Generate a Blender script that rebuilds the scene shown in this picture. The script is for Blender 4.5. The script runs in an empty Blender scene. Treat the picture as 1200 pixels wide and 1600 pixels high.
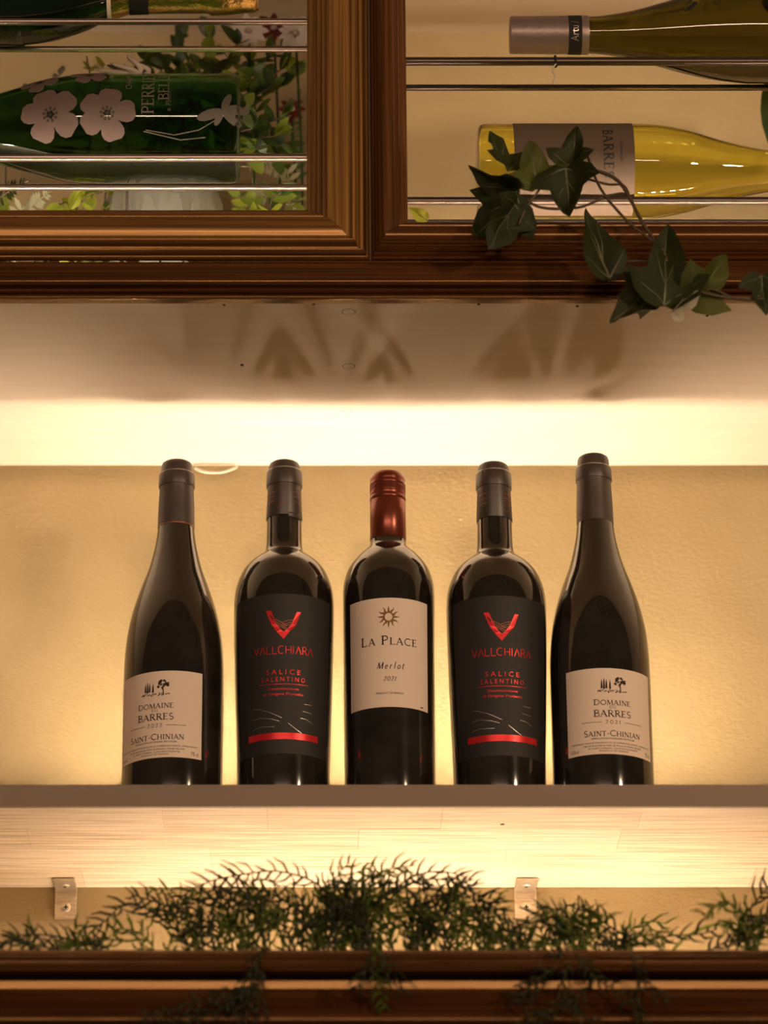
import bpy, math, random
from mathutils import Vector, Matrix
random.seed(7)
sc = bpy.context.scene
col = sc.collection
PI = math.pi
R = math.radians

# ------------------------------------------------------------------ camera
PITCH, FPX, U0, V0 = R(22), 5500.0, 490.0, 800.0
CAM = Vector((0.0, -2.85, -0.82995))
cd = bpy.data.cameras.new('camera'); cam = bpy.data.objects.new('camera', cd); col.objects.link(cam)
cam.location = CAM; cam.rotation_euler = (R(90) + PITCH, 0, 0)
cd.sensor_width = 36; cd.lens = FPX / 1600 * 36; cd.shift_x = (600 - U0) / 1600
cd.clip_start = 0.05; cd.clip_end = 50
cd.dof.use_dof = True; cd.dof.focus_distance = 2.865; cd.dof.aperture_fstop = 4.6
sc.camera = cam

# ------------------------------------------------------------------ world, lamps, exposure
w = bpy.data.worlds.new('room'); sc.world = w; w.use_nodes = True
bg = w.node_tree.nodes['Background']; bg.inputs[0].default_value = (1.0, 0.72, 0.46, 1); bg.inputs[1].default_value = 0.035

def lamp(name, loc, power, radius, colr):
    l = bpy.data.lights.new(name, 'POINT'); l.energy = power; l.shadow_soft_size = radius; l.color = colr
    o = bpy.data.objects.new(name, l); col.objects.link(o); o.location = loc
lamp('wall_lamp', (1.60, -2.15, 0.42), 88, 0.08, (1.0, 0.70, 0.42))
tl = bpy.data.lights.new('linear_lamp', 'AREA'); tl.shape = 'RECTANGLE'; tl.size = 2.6; tl.size_y = 0.10; tl.energy = 36; tl.color = (1.0, 0.66, 0.45)
to = bpy.data.objects.new('linear_lamp', tl); col.objects.link(to); to.location = (-0.1, -3.7, 0.45); to.rotation_euler = (R(90), 0, 0)   # long bar light on the far side of the room
LED = 1750.0            # emission of each LED chip behind the bottles
LED_COL = (1.0, 0.755, 0.52)
sc.view_settings.view_transform = 'Standard'; sc.view_settings.look = 'None'
sc.view_settings.exposure = 0.0; sc.view_settings.gamma = 1.0; sc.view_settings.use_curve_mapping = False
sc.cycles.use_denoising = True
sc.cycles.sample_clamp_indirect = 6.0
sc.cycles.caustics_reflective = False

# ------------------------------------------------------------------ helpers
_F = Vector((0, math.cos(PITCH), math.sin(PITCH))); _U = Vector((0, -math.sin(PITCH), math.cos(PITCH))); _R = Vector((1, 0, 0))
def ray(u, v): return _F * FPX + _R * (u - U0) + _U * (V0 - v)
def P(u, v, Y):
    d = ray(u, v); return CAM + d * ((Y - CAM.y) / d.y)
def PZ(u, v, Z):
    d = ray(u, v); return CAM + d * ((Z - CAM.z) / d.z)
def scale_at(p): return FPX / ((Vector(p) - CAM).dot(_F))

MATS = {}
def mat(name, base, rough=0.5, metal=0.0, ior=1.5, trans=0.0, emit=None, estr=0.0, var=None, scale=(40, 40, 40), nscale=1.0,
        bump=0.0, bscale=300.0, bdetail=3.0, coat=0.0, spec=0.5, transl=0.0, bdist=0.001, lo=0.35, hi=0.65):
    m = bpy.data.materials.new(name); m.use_nodes = True; nt = m.node_tree; N = nt.nodes; L = nt.links
    b = N['Principled BSDF']
    b.inputs['Base Color'].default_value = (*base, 1); b.inputs['Roughness'].default_value = rough
    b.inputs['Metallic'].default_value = metal; b.inputs['IOR'].default_value = ior
    b.inputs['Transmission Weight'].default_value = trans; b.inputs['Coat Weight'].default_value = coat
    b.inputs['Coat Roughness'].default_value = 0.05; b.inputs['Specular IOR Level'].default_value = spec
    if emit:
        b.inputs['Emission Color'].default_value = (*emit, 1); b.inputs['Emission Strength'].default_value = estr
    tc = N.new('ShaderNodeTexCoord')
    if var:
        mp = N.new('ShaderNodeMapping'); mp.inputs['Scale'].default_value = scale
        L.new(tc.outputs['Object'], mp.inputs['Vector'])
        nz = N.new('ShaderNodeTexNoise'); nz.inputs['Scale'].default_value = nscale; nz.inputs['Detail'].default_value = 5
        L.new(mp.outputs[0], nz.inputs['Vector'])
        cr = N.new('ShaderNodeValToRGB'); cr.color_ramp.elements[0].color = (*var, 1); cr.color_ramp.elements[1].color = (*base, 1)
        cr.color_ramp.elements[0].position = lo; cr.color_ramp.elements[1].position = hi
        L.new(nz.outputs['Fac'], cr.inputs[0]); L.new(cr.outputs[0], b.inputs['Base Color'])
    if bump:
        nb = N.new('ShaderNodeTexNoise'); nb.inputs['Scale'].default_value = bscale; nb.inputs['Detail'].default_value = bdetail
        if var and scale != (40, 40, 40): L.new(mp.outputs[0], nb.inputs['Vector'])
        else: L.new(tc.outputs['Object'], nb.inputs['Vector'])
        bp = N.new('ShaderNodeBump'); bp.inputs['Strength'].default_value = bump; bp.inputs['Distance'].default_value = bdist
        L.new(nb.outputs['Fac'], bp.inputs['Height']); L.new(bp.outputs[0], b.inputs['Normal'])
    if transl:
        out = N['Material Output']; t = N.new('ShaderNodeBsdfTranslucent'); mx = N.new('ShaderNodeMixShader')
        t.inputs[0].default_value = (min(1, base[0] * 3.2), min(1, base[1] * 3.2), base[2] * 1.5, 1)
        mx.inputs[0].default_value = transl
        L.new(b.outputs[0], mx.inputs[1]); L.new(t.outputs[0], mx.inputs[2]); L.new(mx.outputs[0], out.inputs[0])
    MATS[name] = m
    return m

class MB:
    def __init__(s): s.v = []; s.f = []; s.mi = []
    def add(s, vs, fs, mi=0):
        o = len(s.v); s.v += [tuple(x) for x in vs]; s.f += [tuple(i + o for i in f) for f in fs]; s.mi += [mi] * len(fs); return s
    def box(s, a, b, mi=0):
        x0, y0, z0 = a; x1, y1, z1 = b
        return s.add([(x0,y0,z0),(x1,y0,z0),(x1,y1,z0),(x0,y1,z0),(x0,y0,z1),(x1,y0,z1),(x1,y1,z1),(x0,y1,z1)],
              [(0,3,2,1),(4,5,6,7),(0,1,5,4),(1,2,6,5),(2,3,7,6),(3,0,4,7)], mi)
    def lathe(s, prof, n=64, mi=0, cap0=True, cap1=True, rfun=None):
        o = []; m = len(prof)
        for z, r in prof:
            for k in range(n):
                a = 2 * PI * k / n; rr = rfun(a, z, r) if rfun else r
                o.append((rr * math.sin(a), -rr * math.cos(a), z))
        fs = [(i*n+k, i*n+(k+1)%n, (i+1)*n+(k+1)%n, (i+1)*n+k) for i in range(m-1) for k in range(n)]
        if cap0: fs.append(tuple(range(n-1, -1, -1)))
        if cap1: fs.append(tuple((m-1)*n+k for k in range(n)))
        return s.add(o, fs, mi)
    def tube(s, pts, r, n=6, mi=0):
        pts = [Vector(p) for p in pts]; m = len(pts); o = []
        rs = r if isinstance(r, (list, tuple)) else [r] * m
        ref = Vector((0.13, 0.21, 0.97))
        for i, p in enumerate(pts):
            t = (pts[min(i+1, m-1)] - pts[max(i-1, 0)]).normalized()
            a = t.cross(ref)
            if a.length < 1e-3: a = t.cross(Vector((1, 0, 0)))
            a.normalize(); b = t.cross(a)
            for k in range(n):
                q = 2 * PI * k / n; o.append(p + a * (rs[i] * math.cos(q)) + b * (rs[i] * math.sin(q)))
        fs = [(i*n+k, i*n+(k+1)%n, (i+1)*n+(k+1)%n, (i+1)*n+k) for i in range(m-1) for k in range(n)]
        fs += [tuple(range(n-1, -1, -1)), tuple((m-1)*n+k for k in range(n))]
        return s.add(o, fs, mi)
    def mesh(s, name, mats, smooth=False):
        me = bpy.data.meshes.new(name); me.from_pydata(s.v, [], s.f)
        for m in (mats if isinstance(mats, (list, tuple)) else [mats]): me.materials.append(m)
        for p, mi in zip(me.polygons, s.mi): p.material_index = mi
        if smooth: me.shade_smooth()
        me.update(); return me
    def build(s, name, mats, parent=None, smooth=False, loc=None, angle=None):
        me = s.mesh(name, mats, smooth)
        if smooth and angle:
            try: me.set_sharp_from_angle(angle=R(angle))
            except Exception: pass
        o = bpy.data.objects.new(name, me); col.objects.link(o)
        if parent: o.parent = parent
        if loc is not None: o.location = loc
        return o
def tag(o, label, cat, group=None):
    o['label'] = label; o['category'] = cat
    if group: o['group'] = group
    return o
def struct(o): o['kind'] = 'structure'; return o
def thing(name, label, cat, loc=(0, 0, 0), group=None, rot=None):
    e = bpy.data.objects.new(name, None); col.objects.link(e); e.location = loc; e.empty_display_size = 0.02
    if rot: e.rotation_euler = rot
    return tag(e, label, cat, group)
def inst(me, name, parent=None, mtx=None):
    o = bpy.data.objects.new(name, me); col.objects.link(o)
    if parent: o.parent = parent
    if mtx is not None: o.matrix_local = mtx
    return o
def crom(pts, n=6):
    pts = [Vector(p) for p in pts]
    if len(pts) < 3: return [pts[0].lerp(pts[-1], i / n) for i in range(n + 1)]
    q = [pts[0] * 2 - pts[1]] + pts + [pts[-1] * 2 - pts[-2]]; out = []
    for i in range(1, len(q) - 2):
        for k in range(n):
            t = k / n; a, b, c, d = q[i-1], q[i], q[i+1], q[i+2]
            out.append(0.5 * (2*b + (c-a)*t + (2*a-5*b+4*c-d)*t*t + (3*b-a-3*c+d)*t**3))
    out.append(pts[-1]); return out

# ------------------------------------------------------------------ materials
M_wall = mat('cream_wall_paint', (0.43, 0.335, 0.178), 0.75, var=(0.395, 0.305, 0.158), scale=(14, 14, 14), bump=0.0)
def rough_wall(m):
    nt = m.node_tree; N = nt.nodes; L = nt.links; b = N['Principled BSDF']
    tc = N.new('ShaderNodeTexCoord'); mp = N.new('ShaderNodeMapping'); mp.inputs['Scale'].default_value = (150, 150, 420)
    n1 = N.new('ShaderNodeTexNoise'); n1.inputs['Scale'].default_value = 260; n1.inputs['Detail'].default_value = 2
    n2 = N.new('ShaderNodeTexNoise'); n2.inputs['Scale'].default_value = 1; n2.inputs['Detail'].default_value = 2
    L.new(tc.outputs['Object'], n1.inputs['Vector']); L.new(tc.outputs['Object'], mp.inputs[0]); L.new(mp.outputs[0], n2.inputs['Vector'])
    ad = N.new('ShaderNodeMath'); ad.operation = 'ADD'; L.new(n1.outputs['Fac'], ad.inputs[0]); L.new(n2.outputs['Fac'], ad.inputs[1])
    bp = N.new('ShaderNodeBump'); bp.inputs['Strength'].default_value = 0.6; bp.inputs['Distance'].default_value = 0.0007
    L.new(ad.outputs[0], bp.inputs['Height']); L.new(bp.outputs[0], b.inputs['Normal'])
rough_wall(M_wall)
M_board = mat('pale_painted_board', (0.87, 0.76, 0.65), 0.6, var=(0.83, 0.71, 0.60), scale=(6, 90, 90), bump=0.12, bscale=1.0, bdist=0.0005)
M_stave = [mat('limed_pine_%d' % i, c, 0.55, var=d, scale=(11, 330, 330), bump=0.35, bscale=1.3, bdist=0.0006, lo=0.36, hi=0.60)
           for i, (c, d) in enumerate([((0.84, 0.72, 0.56), (0.52, 0.40, 0.27)), ((0.78, 0.66, 0.50), (0.58, 0.45, 0.31)), ((0.86, 0.75, 0.60), (0.60, 0.48, 0.34))])]
M_edge = mat('shelf_edge_shaded', (0.25, 0.18, 0.13), 0.6, bump=0.2, bscale=900)  # same pale paint as the shelf; its unlit shade is put into this colour
def woodmat(name, c1, c2, sc_, rough=0.38):
    m = mat(name, c1, rough, var=c2, scale=sc_, bump=0.12, bscale=2.0, bdist=0.0005, lo=0.3, hi=0.7, ior=2.0)
    m.node_tree.nodes['Principled BSDF'].inputs['Specular Tint'].default_value = (1.0, 0.58, 0.24, 1)   # bronze-gilt varnish
    return m
M_woodx = woodmat('gilt_walnut_rail', (0.20, 0.092, 0.027), (0.06, 0.025, 0.008), (5, 420, 420), 0.24)
M_woodz = woodmat('gilt_walnut_stile', (0.34, 0.175, 0.052), (0.10, 0.045, 0.014), (420, 420, 5), 0.24)
M_darkx = woodmat('mahogany_rail', (0.095, 0.034, 0.011), (0.026, 0.009, 0.004), (5, 420, 420), 0.24)
M_darkz = woodmat('mahogany_stile', (0.135, 0.052, 0.018), (0.038, 0.015, 0.006), (420, 420, 5), 0.24)
M_rod = mat('steel_rod', (0.34, 0.26, 0.21), 0.32, metal=0.85)
M_rodd = mat('blackened_rod', (0.10, 0.075, 0.06), 0.28, metal=0.7)
M_bracket = mat('nickel_bracket', (0.80, 0.70, 0.56), 0.35, metal=0.75, var=(0.62, 0.52, 0.40), scale=(60, 60, 500))
M_screw = mat('screw_steel', (0.85, 0.78, 0.66), 0.3, metal=0.8)
M_black = mat('black_recess', (0.01, 0.008, 0.006), 0.8)
M_led = mat('led_chip', (1, 0.9, 0.7), emit=LED_COL, estr=LED)
M_led_low = mat('led_chip_lower', (1, 0.9, 0.7), emit=LED_COL, estr=LED * 0.25)
M_led_cab = mat('led_chip_cabinet', (1, 0.9, 0.7), emit=(1.0, 0.80, 0.60), estr=LED * 0.27)
M_tape = mat('led_tape', (0.9, 0.88, 0.8), 0.5)
M_cable = mat('white_cable', (0.92, 0.86, 0.72), 0.4)
M_glassd = mat('dark_wine_glass', (0.010, 0.007, 0.005), 0.08, ior=2.0, var=(0.026, 0.020, 0.014), scale=(30, 30, 30), spec=0.6)
M_caps = mat('matt_black_capsule', (0.045, 0.032, 0.026), 0.42, ior=1.6, bump=0.1, bscale=500)
M_capred = mat('oxblood_screwcap', (0.20, 0.038, 0.018), 0.28, metal=0.55, ior=1.6)
M_copper = mat('copper_foil', (0.65, 0.20, 0.09), 0.35, metal=0.8)
M_paper = mat('cream_label_paper', (0.84, 0.69, 0.58), 0.8, bump=0.15, bscale=1200)
M_paperb = mat('black_label_paper', (0.018, 0.015, 0.014), 0.6, bump=0.25, bscale=1500)
M_ink = mat('brown_ink', (0.03, 0.015, 0.01), 0.7)
M_inkgold = mat('bronze_ink', (0.20, 0.10, 0.03), 0.5, metal=0.3)
M_redfoil = mat('red_foil', (0.72, 0.025, 0.03), 0.32, metal=0.45)
M_silver = mat('silver_ink', (0.55, 0.50, 0.45), 0.35, metal=0.8)
M_yellow = mat('yellow_wine_glass', (0.78, 0.72, 0.12), 0.03, trans=1.0, ior=1.36)
M_olive = mat('olive_wine_glass', (0.13, 0.115, 0.016), 0.03, trans=1.0, ior=1.5)
M_green = mat('green_champagne_glass', (0.035, 0.12, 0.016), 0.03, trans=1.0, ior=1.5)
M_blackglass = mat('black_green_glass', (0.004, 0.010, 0.004), 0.06, ior=1.6)
M_backlabel = mat('brown_wine_label', (0.10, 0.066, 0.043), 0.8, bump=0.1, bscale=1000)
M_pinkfoil = mat('pewter_capsule', (0.26, 0.20, 0.18), 0.4, metal=0.5, bump=0.3, bscale=180)
M_gold = mat('gold_foil', (0.80, 0.50, 0.16), 0.25, metal=1.0, bump=0.8, bscale=120, bdist=0.002)
M_petal = mat('pink_enamel', (0.135, 0.09, 0.077), 0.6)
M_enamel = mat('grey_enamel', (0.075, 0.062, 0.045), 0.6)
M_petaldark = mat('dark_enamel', (0.02, 0.015, 0.012), 0.5)
M_ivy = mat('ivy_leaf_green', (0.028, 0.036, 0.007), 0.45, var=(0.009, 0.013, 0.003), scale=(90, 90, 90), bump=0.3, bscale=260, transl=0.12, spec=0.25)
M_ivyl = mat('ivy_leaf_pale', (0.075, 0.09, 0.014), 0.45, var=(0.030, 0.040, 0.008), scale=(90, 90, 90), bump=0.3, bscale=260, transl=0.25, spec=0.25)
M_vein = mat('ivy_vein', (0.085, 0.09, 0.04), 0.5)
M_under = mat('ivy_leaf_underside', (0.40, 0.36, 0.28), 0.6)
M_stem = mat('ivy_stem', (0.06, 0.038, 0.016), 0.5)
M_needle = mat('needle_green', (0.10, 0.14, 0.012), 0.5, transl=0.5)
M_needled = mat('needle_dark_green', (0.024, 0.031, 0.006), 0.55, transl=0.25)
M_gstem = mat('fresh_green_stem', (0.22, 0.30, 0.04), 0.5, transl=0.3)
M_box = [mat('boxwood_leaf_%d' % i, c, 0.4, transl=0.3) for i, c in enumerate([(0.07, 0.12, 0.03), (0.20, 0.26, 0.04), (0.035, 0.06, 0.02), (0.34, 0.40, 0.05)])]
M_palefern = mat('pale_fern', (0.55, 0.55, 0.38), 0.6, transl=0.3)
M_twig = mat('dry_twig', (0.10, 0.07, 0.05), 0.7)
M_dry = mat('dried_petals', (0.45, 0.36, 0.30), 0.7)
M_white = mat('white_petal', (0.75, 0.66, 0.60), 0.6, transl=0.2)
M_redp = mat('red_petal', (0.12, 0.012, 0.012), 0.6, transl=0.2)
M_vase = mat('ribbed_frosted_glass', (0.72, 0.72, 0.62), 0.15, trans=0.7, ior=1.45)
M_cabin = mat('cabinet_paint', (0.70, 0.60, 0.48), 0.7)
M_tie = mat('clear_tie', (0.7, 0.66, 0.6), 0.25, trans=0.3)

# ------------------------------------------------------------------ structure
X0, X1 = -1.0, 1.15
wall = struct(MB().box((X0, 0.0, -0.6), (X1, 0.03, 1.05)).build('wall_back', M_wall))
SHELF_Y, SHELF_B = -0.22906, -0.01768
CEIL_Z, CAB_Y = 0.36576, -0.3415
# shelf: glued staves and a front edge strip
shelf = thing('wall_shelf', 'pale jointed pine shelf carrying the five upright red wine bottles', 'shelf', (0.06, -0.115, SHELF_B))
def rel(o, p): return (p[0] - o.location.x, p[1] - o.location.y, p[2] - o.location.z)
MB().box(rel(shelf, (X0, SHELF_Y, SHELF_B)), rel(shelf, (X1, SHELF_Y + 0.004, 0.0))).build('front_edge', M_edge, shelf)
rows = 4; y0 = SHELF_Y + 0.0042; dy = (0 - y0 - 0.0003) / rows
rr = random.Random(3)
fixed = {0: [PZ(255, 1280, SHELF_B).x, PZ(418, 1280, SHELF_B).x, PZ(690, 1280, SHELF_B).x, PZ(1000, 1280, SHELF_B).x],
         1: [PZ(45, 1310, SHELF_B).x, PZ(560, 1310, SHELF_B).x, PZ(968, 1310, SHELF_B).x],
         2: [PZ(330, 1340, SHELF_B).x, PZ(790, 1340, SHELF_B).x], 3: [PZ(130, 1372, SHELF_B).x, PZ(600, 1372, SHELF_B).x, PZ(1175, 1372, SHELF_B).x]}
for i in range(rows):
    xs = sorted([X0, X1] + fixed[i] + [X0 + 0.25 + 0.05 * i, X0 + 0.5 + 0.03 * i, X1 - 0.18 - 0.07 * i, X1 - 0.48 + 0.04 * i])
    for a, b in zip(xs, xs[1:]):
        if b - a < 0.03: continue
        dz = rr.uniform(0, 0.00035)
        MB().box(rel(shelf, (a + 0.0001, y0 + i * dy + 0.0001, SHELF_B + dz)), rel(shelf, (b - 0.0001, y0 + (i + 1) * dy - 0.0001, 0.0))).build('stave', M_stave[rr.randrange(3)], shelf)
# knot on the stave underside
p = PZ(785, 1288, SHELF_B)
MB().lathe([(-0.0004, 0.0018), (0.0006, 0.0016)], 10).build('knot', M_twig, shelf, loc=rel(shelf, (p.x, p.y, SHELF_B)))

# ledge below
ledge = tag(MB().box((X0, -0.3410, -0.193), (X1, 0, -0.175)).build('ledge_board', M_board), 'pale ledge board hidden behind the lowest dark moulding and its greenery', 'ledge')
# cabinet carcass
CB_T = CEIL_Z + 0.018
cab = thing('wall_cabinet', 'cream painted open wall cabinet behind the wooden picture frames', 'cabinet', (0.06, -0.17, CEIL_Z))
board = MB().box(rel(cab, (X0, CAB_Y, CEIL_Z)), rel(cab, (X1, 0, CB_T))).build('base_board', M_board, cab)
xd = P(585, 300, -0.34).x
for a, b, n in ((xd - 0.008, xd + 0.008, 'divider'), (X0, X0 + 0.018, 'side_panel'), (X1 - 0.018, X1, 'side_panel')):
    MB().box(rel(cab, (a, CAB_Y, CB_T)), rel(cab, (b, 0, 0.80))).build(n, M_cabin, cab)
MB().box(rel(cab, (X0, CAB_Y, 0.80)), rel(cab, (X1, 0, 0.818))).build('top_board', M_cabin, cab)
for u, v, r in ((545, 487, 0.0050), (545, 572, 0.0048), (543, 642, 0.0030)):
    q = PZ(u, v, CEIL_Z)
    pl = MB().lathe([(-0.0002, r), (0.001, r)], 20).build('screw_plug', M_board, board, loc=rel(cab, q))
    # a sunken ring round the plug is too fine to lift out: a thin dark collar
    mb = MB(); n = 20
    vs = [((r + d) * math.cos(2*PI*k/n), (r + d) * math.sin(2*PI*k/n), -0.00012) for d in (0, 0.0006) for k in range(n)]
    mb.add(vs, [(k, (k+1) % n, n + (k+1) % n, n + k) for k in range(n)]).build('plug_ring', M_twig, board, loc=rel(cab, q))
for u, v in ((350, 476), (490, 475), (748, 475), (902, 478), (1105, 493), (378, 570)):
    q = PZ(u, v, CEIL_Z); MB().lathe([(-0.0005, 0.0013), (0.001, 0.0015)], 8).build('nail_head', M_black, board, loc=rel(cab, q))

# ------------------------------------------------------------------ LED strips
def led_strip(label, x0, x1, y, z, m, pitch=0.0167, lip=0.0, upright=False):
    t = thing('led_strip', label, 'light strip', ((x0 + x1) / 2, y, z), rot=(R(-90), 0, 0) if upright else None)
    c = (x0 + x1) / 2
    MB().box((x0 - c, -0.005, 0), (x1 - c, 0.005, 0.0012)).build('tape', M_tape, t)
    if lip:
        ch = MB().box((x0 - c - 0.01, -0.0062, 0), (x1 - c + 0.01, -0.0052, 0.003 + lip)).box((x0 - c - 0.01, 0.0052, 0), (x1 - c + 0.01, 0.0062, 0.003 + lip)).box((x0 - c - 0.01, -0.0062, -0.0004), (x1 - c + 0.01, 0.0062, 0.0))
        ch.build('light_baffle', M_screw, t)  # unseen side lips, added to keep low LED light off the wall
    me = MB().box((-0.0025, -0.0025, 0.0012), (0.0025, 0.0025, 0.0030)).mesh('led_chip', m)
    n = int((x1 - x0) / pitch)
    for k in range(n):
        inst(me, 'led_chip', t, Matrix.Translation((x0 - c + (k + 0.5) * pitch, 0, 0)))
    return t
led_strip('warm LED strip lying on the pine shelf behind the bottles', -0.19, 0.30, -0.075, 0.0005, M_led, lip=0.0055)
led_strip('warm LED strip lying on the lowest ledge behind the greenery', -0.17, 0.37, -0.026, -0.175, M_led_low)
led_strip('warm LED strip standing on the cabinet floor behind the gilded frame rail', -0.36, 0.02, -0.3345, CB_T + 0.0052, M_led_cab, upright=True)
led_strip('warm LED strip standing on the cabinet floor behind the mahogany frame rail', 0.08, 0.50, -0.340, CB_T + 0.0052, M_led_cab, upright=True)
# loose cable on the wall
tag(MB().tube(crom([P(304, 731, -0.004), P(320, 737, -0.005), P(345, 738, -0.005), P(362, 733, -0.005), P(371, 729, -0.004)]), 0.0013, 8).build('loose_cable', M_cable, smooth=True),
    'short loose white cable clipped to the wall under the cabinet', 'cable')

# ------------------------------------------------------------------ frames
YF, ZF = -0.3515, 0.3937
PROF_L = [(0,0),(0.4,2.6),(1.6,3.4),(2.6,3.2),(3.0,1.4),(3.5,1.4),(3.9,4.6),(5.2,6.4),(6.8,6.9),(7.8,6.4),(8.1,4.2),(9.6,4.6),(10.2,8.2),(11,10.4),(12.4,11.6),(13.8,11.4),(14.4,9.4),(15.6,9.0),(22,10.6),(28,10.4),(32.9,9.2),
          (34,8.4),(34.6,5.8),(35.4,5.4),(36.6,6.0),(37.5,4.4),(37.9,1.0),(38.8,0.4),(40.6,0.8),(41.8,-0.8),(42.2,-4.2),(43.2,-5.2),(45.2,-5.0),(46.2,-6.6),(46.6,-9.3),(48.6,-9.6),(49.5,-11),(49.5,-16),(12,-16),(12,-1.5),(0,-1.5)]
PROF_R = [(0,0),(0.6,4),(1.0,7.4),(2.2,8.8),(3.2,8.6),(3.2,7.4),(3.5,12),(4.2,13.8),(5.2,13.6),(5.2,12.8),(5.3,17),(6.2,20.0),(8,22.6),(10,23.9),(13,24.0),(17,22.8),(19.4,21.4),(19.8,18.6),(20.6,18.2),(22.2,18.8),(23.2,17.2),(23.5,14.2),(24.4,13.8),(25.8,13.9),(26.6,12.2),(27,9.6),(29,8.7),(29,-5),(12,-5),(12,-1.5),(0,-1.5)]
def chaikin(prof, it=1, ends=4):
    front, back = prof[:-ends], prof[-ends:]
    for _ in range(it):
        q = [front[0]]
        for (x0, y0), (x1, y1) in zip(front, front[1:]): q += [(0.75*x0+0.25*x1, 0.75*y0+0.25*y1), (0.25*x0+0.75*x1, 0.25*y0+0.75*y1)]
        front = q + [front[-1]]
    return front + back
def member(prof, kind, x_out, side, z0, far):
    """kind 'rail' runs along x, 'stile' along z; side=-1: frame lies to the left of x_out; mitred at the corner."""
    prof = chaikin(prof); mb = MB(); n = len(prof); a = []; b = []
    for wv, h in prof:
        wv *= 0.001; h *= 0.001
        if kind == 'rail':
            a.append((x_out + side * (wv + 0.0004), YF - h, z0 + wv)); b.append((far, YF - h, z0 + wv))
        else:
            a.append((x_out + side * wv, YF - h, z0 + wv)); b.append((x_out + side * wv, YF - h, far))
    fs = [(i, (i+1) % n, n + (i+1) % n, n + i) for i in range(n)] + [tuple(range(n-1, -1, -1)), tuple(range(n, 2*n))]
    mb.add(a + b, fs); return mb
xc = P(577.5, 405, YF).x
def fix_normals(o):
    import bmesh
    bm = bmesh.new(); bm.from_mesh(o.data); bmesh.ops.recalc_face_normals(bm, faces=bm.faces); bm.to_mesh(o.data); bm.free()
def frame(label, prof, x_out, side, far, mx, mz):
    t = thing('picture_frame', label, 'frame', (x_out, YF, ZF))
    for kind, mm, fr, nm in (('rail', mx, far, 'rail'), ('stile', mz, 0.79, 'stile')):
        mb = member(prof, kind, x_out, side, ZF, fr); mb.v = [rel(t, v) for v in mb.v]
        o = mb.build(nm, mm, t, smooth=True, angle=35); fix_normals(o)
    return t
frame('wide gilded walnut picture frame in front of the green champagne bottle', PROF_L, xc, -1, X0 + 0.02, M_woodx, M_woodz)
frame('narrow dark mahogany picture frame in front of the yellow bottle, draped with ivy', PROF_R, xc + 0.0012, 1, X1 - 0.02, M_darkx, M_darkz)
# horizontal moulding under both frames
def extrude_x(prof, xa, xb, ybase, zbase, sgn=1):
    prof = chaikin(prof, 1, 1); n = len(prof); a = [(xa, ybase - h * 0.001, zbase + sgn * wv * 0.001) for wv, h in prof]; b = [(xb, q[1], q[2]) for q in a]
    return MB().add(a + b, [(i, (i+1) % n, n + (i+1) % n, n + i) for i in range(n)] + [tuple(range(n-1, -1, -1)), tuple(range(n, 2*n))])
PROF_T = [(0,0),(0,8.2),(0.8,9.6),(2.0,9.8),(2.8,8.8),(3.0,6.0),(4.0,5.8),(4.8,6.4),(5.2,9.4),(6.4,10.8),(7.6,10.4),(8.0,6.8),(9.2,6.4),(10.2,8.0),(10.8,12.0),(12.2,13.8),(14,14.0),(19,13.0),(25,11.6),(29,10.4),(31.4,9.6),(31.9,9.0),(31.9,0)]
trimo = thing('wooden_moulding', 'dark ribbed wooden moulding running under both picture frames', 'moulding', (0.06, CAB_Y, 0.3606))
mb = extrude_x(PROF_T, X0, X1, CAB_Y, 0.3606); mb.v = [rel(trimo, v) for v in mb.v]
o = mb.build('strip', M_darkx, trimo, smooth=True, angle=35); fix_normals(o)
zt = 0.3606 + 0.0319
lit = [(8, 14), (17, 53), (55, 57), (58, 68), (73, 77), (93, 108), (116, 120), (127, 160), (170, 187), (193, 197), (217, 248), (252, 285), (287, 294)]
edge = [-400] + [q for a in lit for q in a] + [1700]
for a, b in zip(edge[0::2], edge[1::2]):
    xa, xb = P(a, 410, -0.3512).x, P(b, 410, -0.3512).x
    MB().box(rel(trimo, (max(xa, X0), -0.3500, zt)), rel(trimo, (min(xb, X1), -0.3480, zt + 0.0016))).build('packing_strip', M_darkx, trimo)
# moulding of the lower frame
PROF_B = [(0,-6),(0,6),(1.2,8.5),(2.6,9.0),(4.0,8.0),(4.6,9.6),(6.4,12.2),(8,12.5),(8.8,11.0),(10,13.4),(13.5,16.8),(15.5,17.2),(16.5,14.6),(16.8,-9.0),(24,-6.8),(31,-3.6),(37,0.0),(40,6.0),
          (42.5,10.5),(43.5,9.2),(47,13.5),(52,18.5),(55,19.5),(57,18),(60,10),(66,8),(70,8),(70,-6)]
lowm = extrude_x(PROF_B, X0, X1, -0.3475, P(600, 1484, -0.3535).z, -1).build('wooden_moulding', M_darkx, smooth=True, angle=35); fix_normals(lowm)
tag(lowm, 'dark ribbed wooden moulding of the lowest frame, greenery hanging over it', 'moulding')

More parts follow.
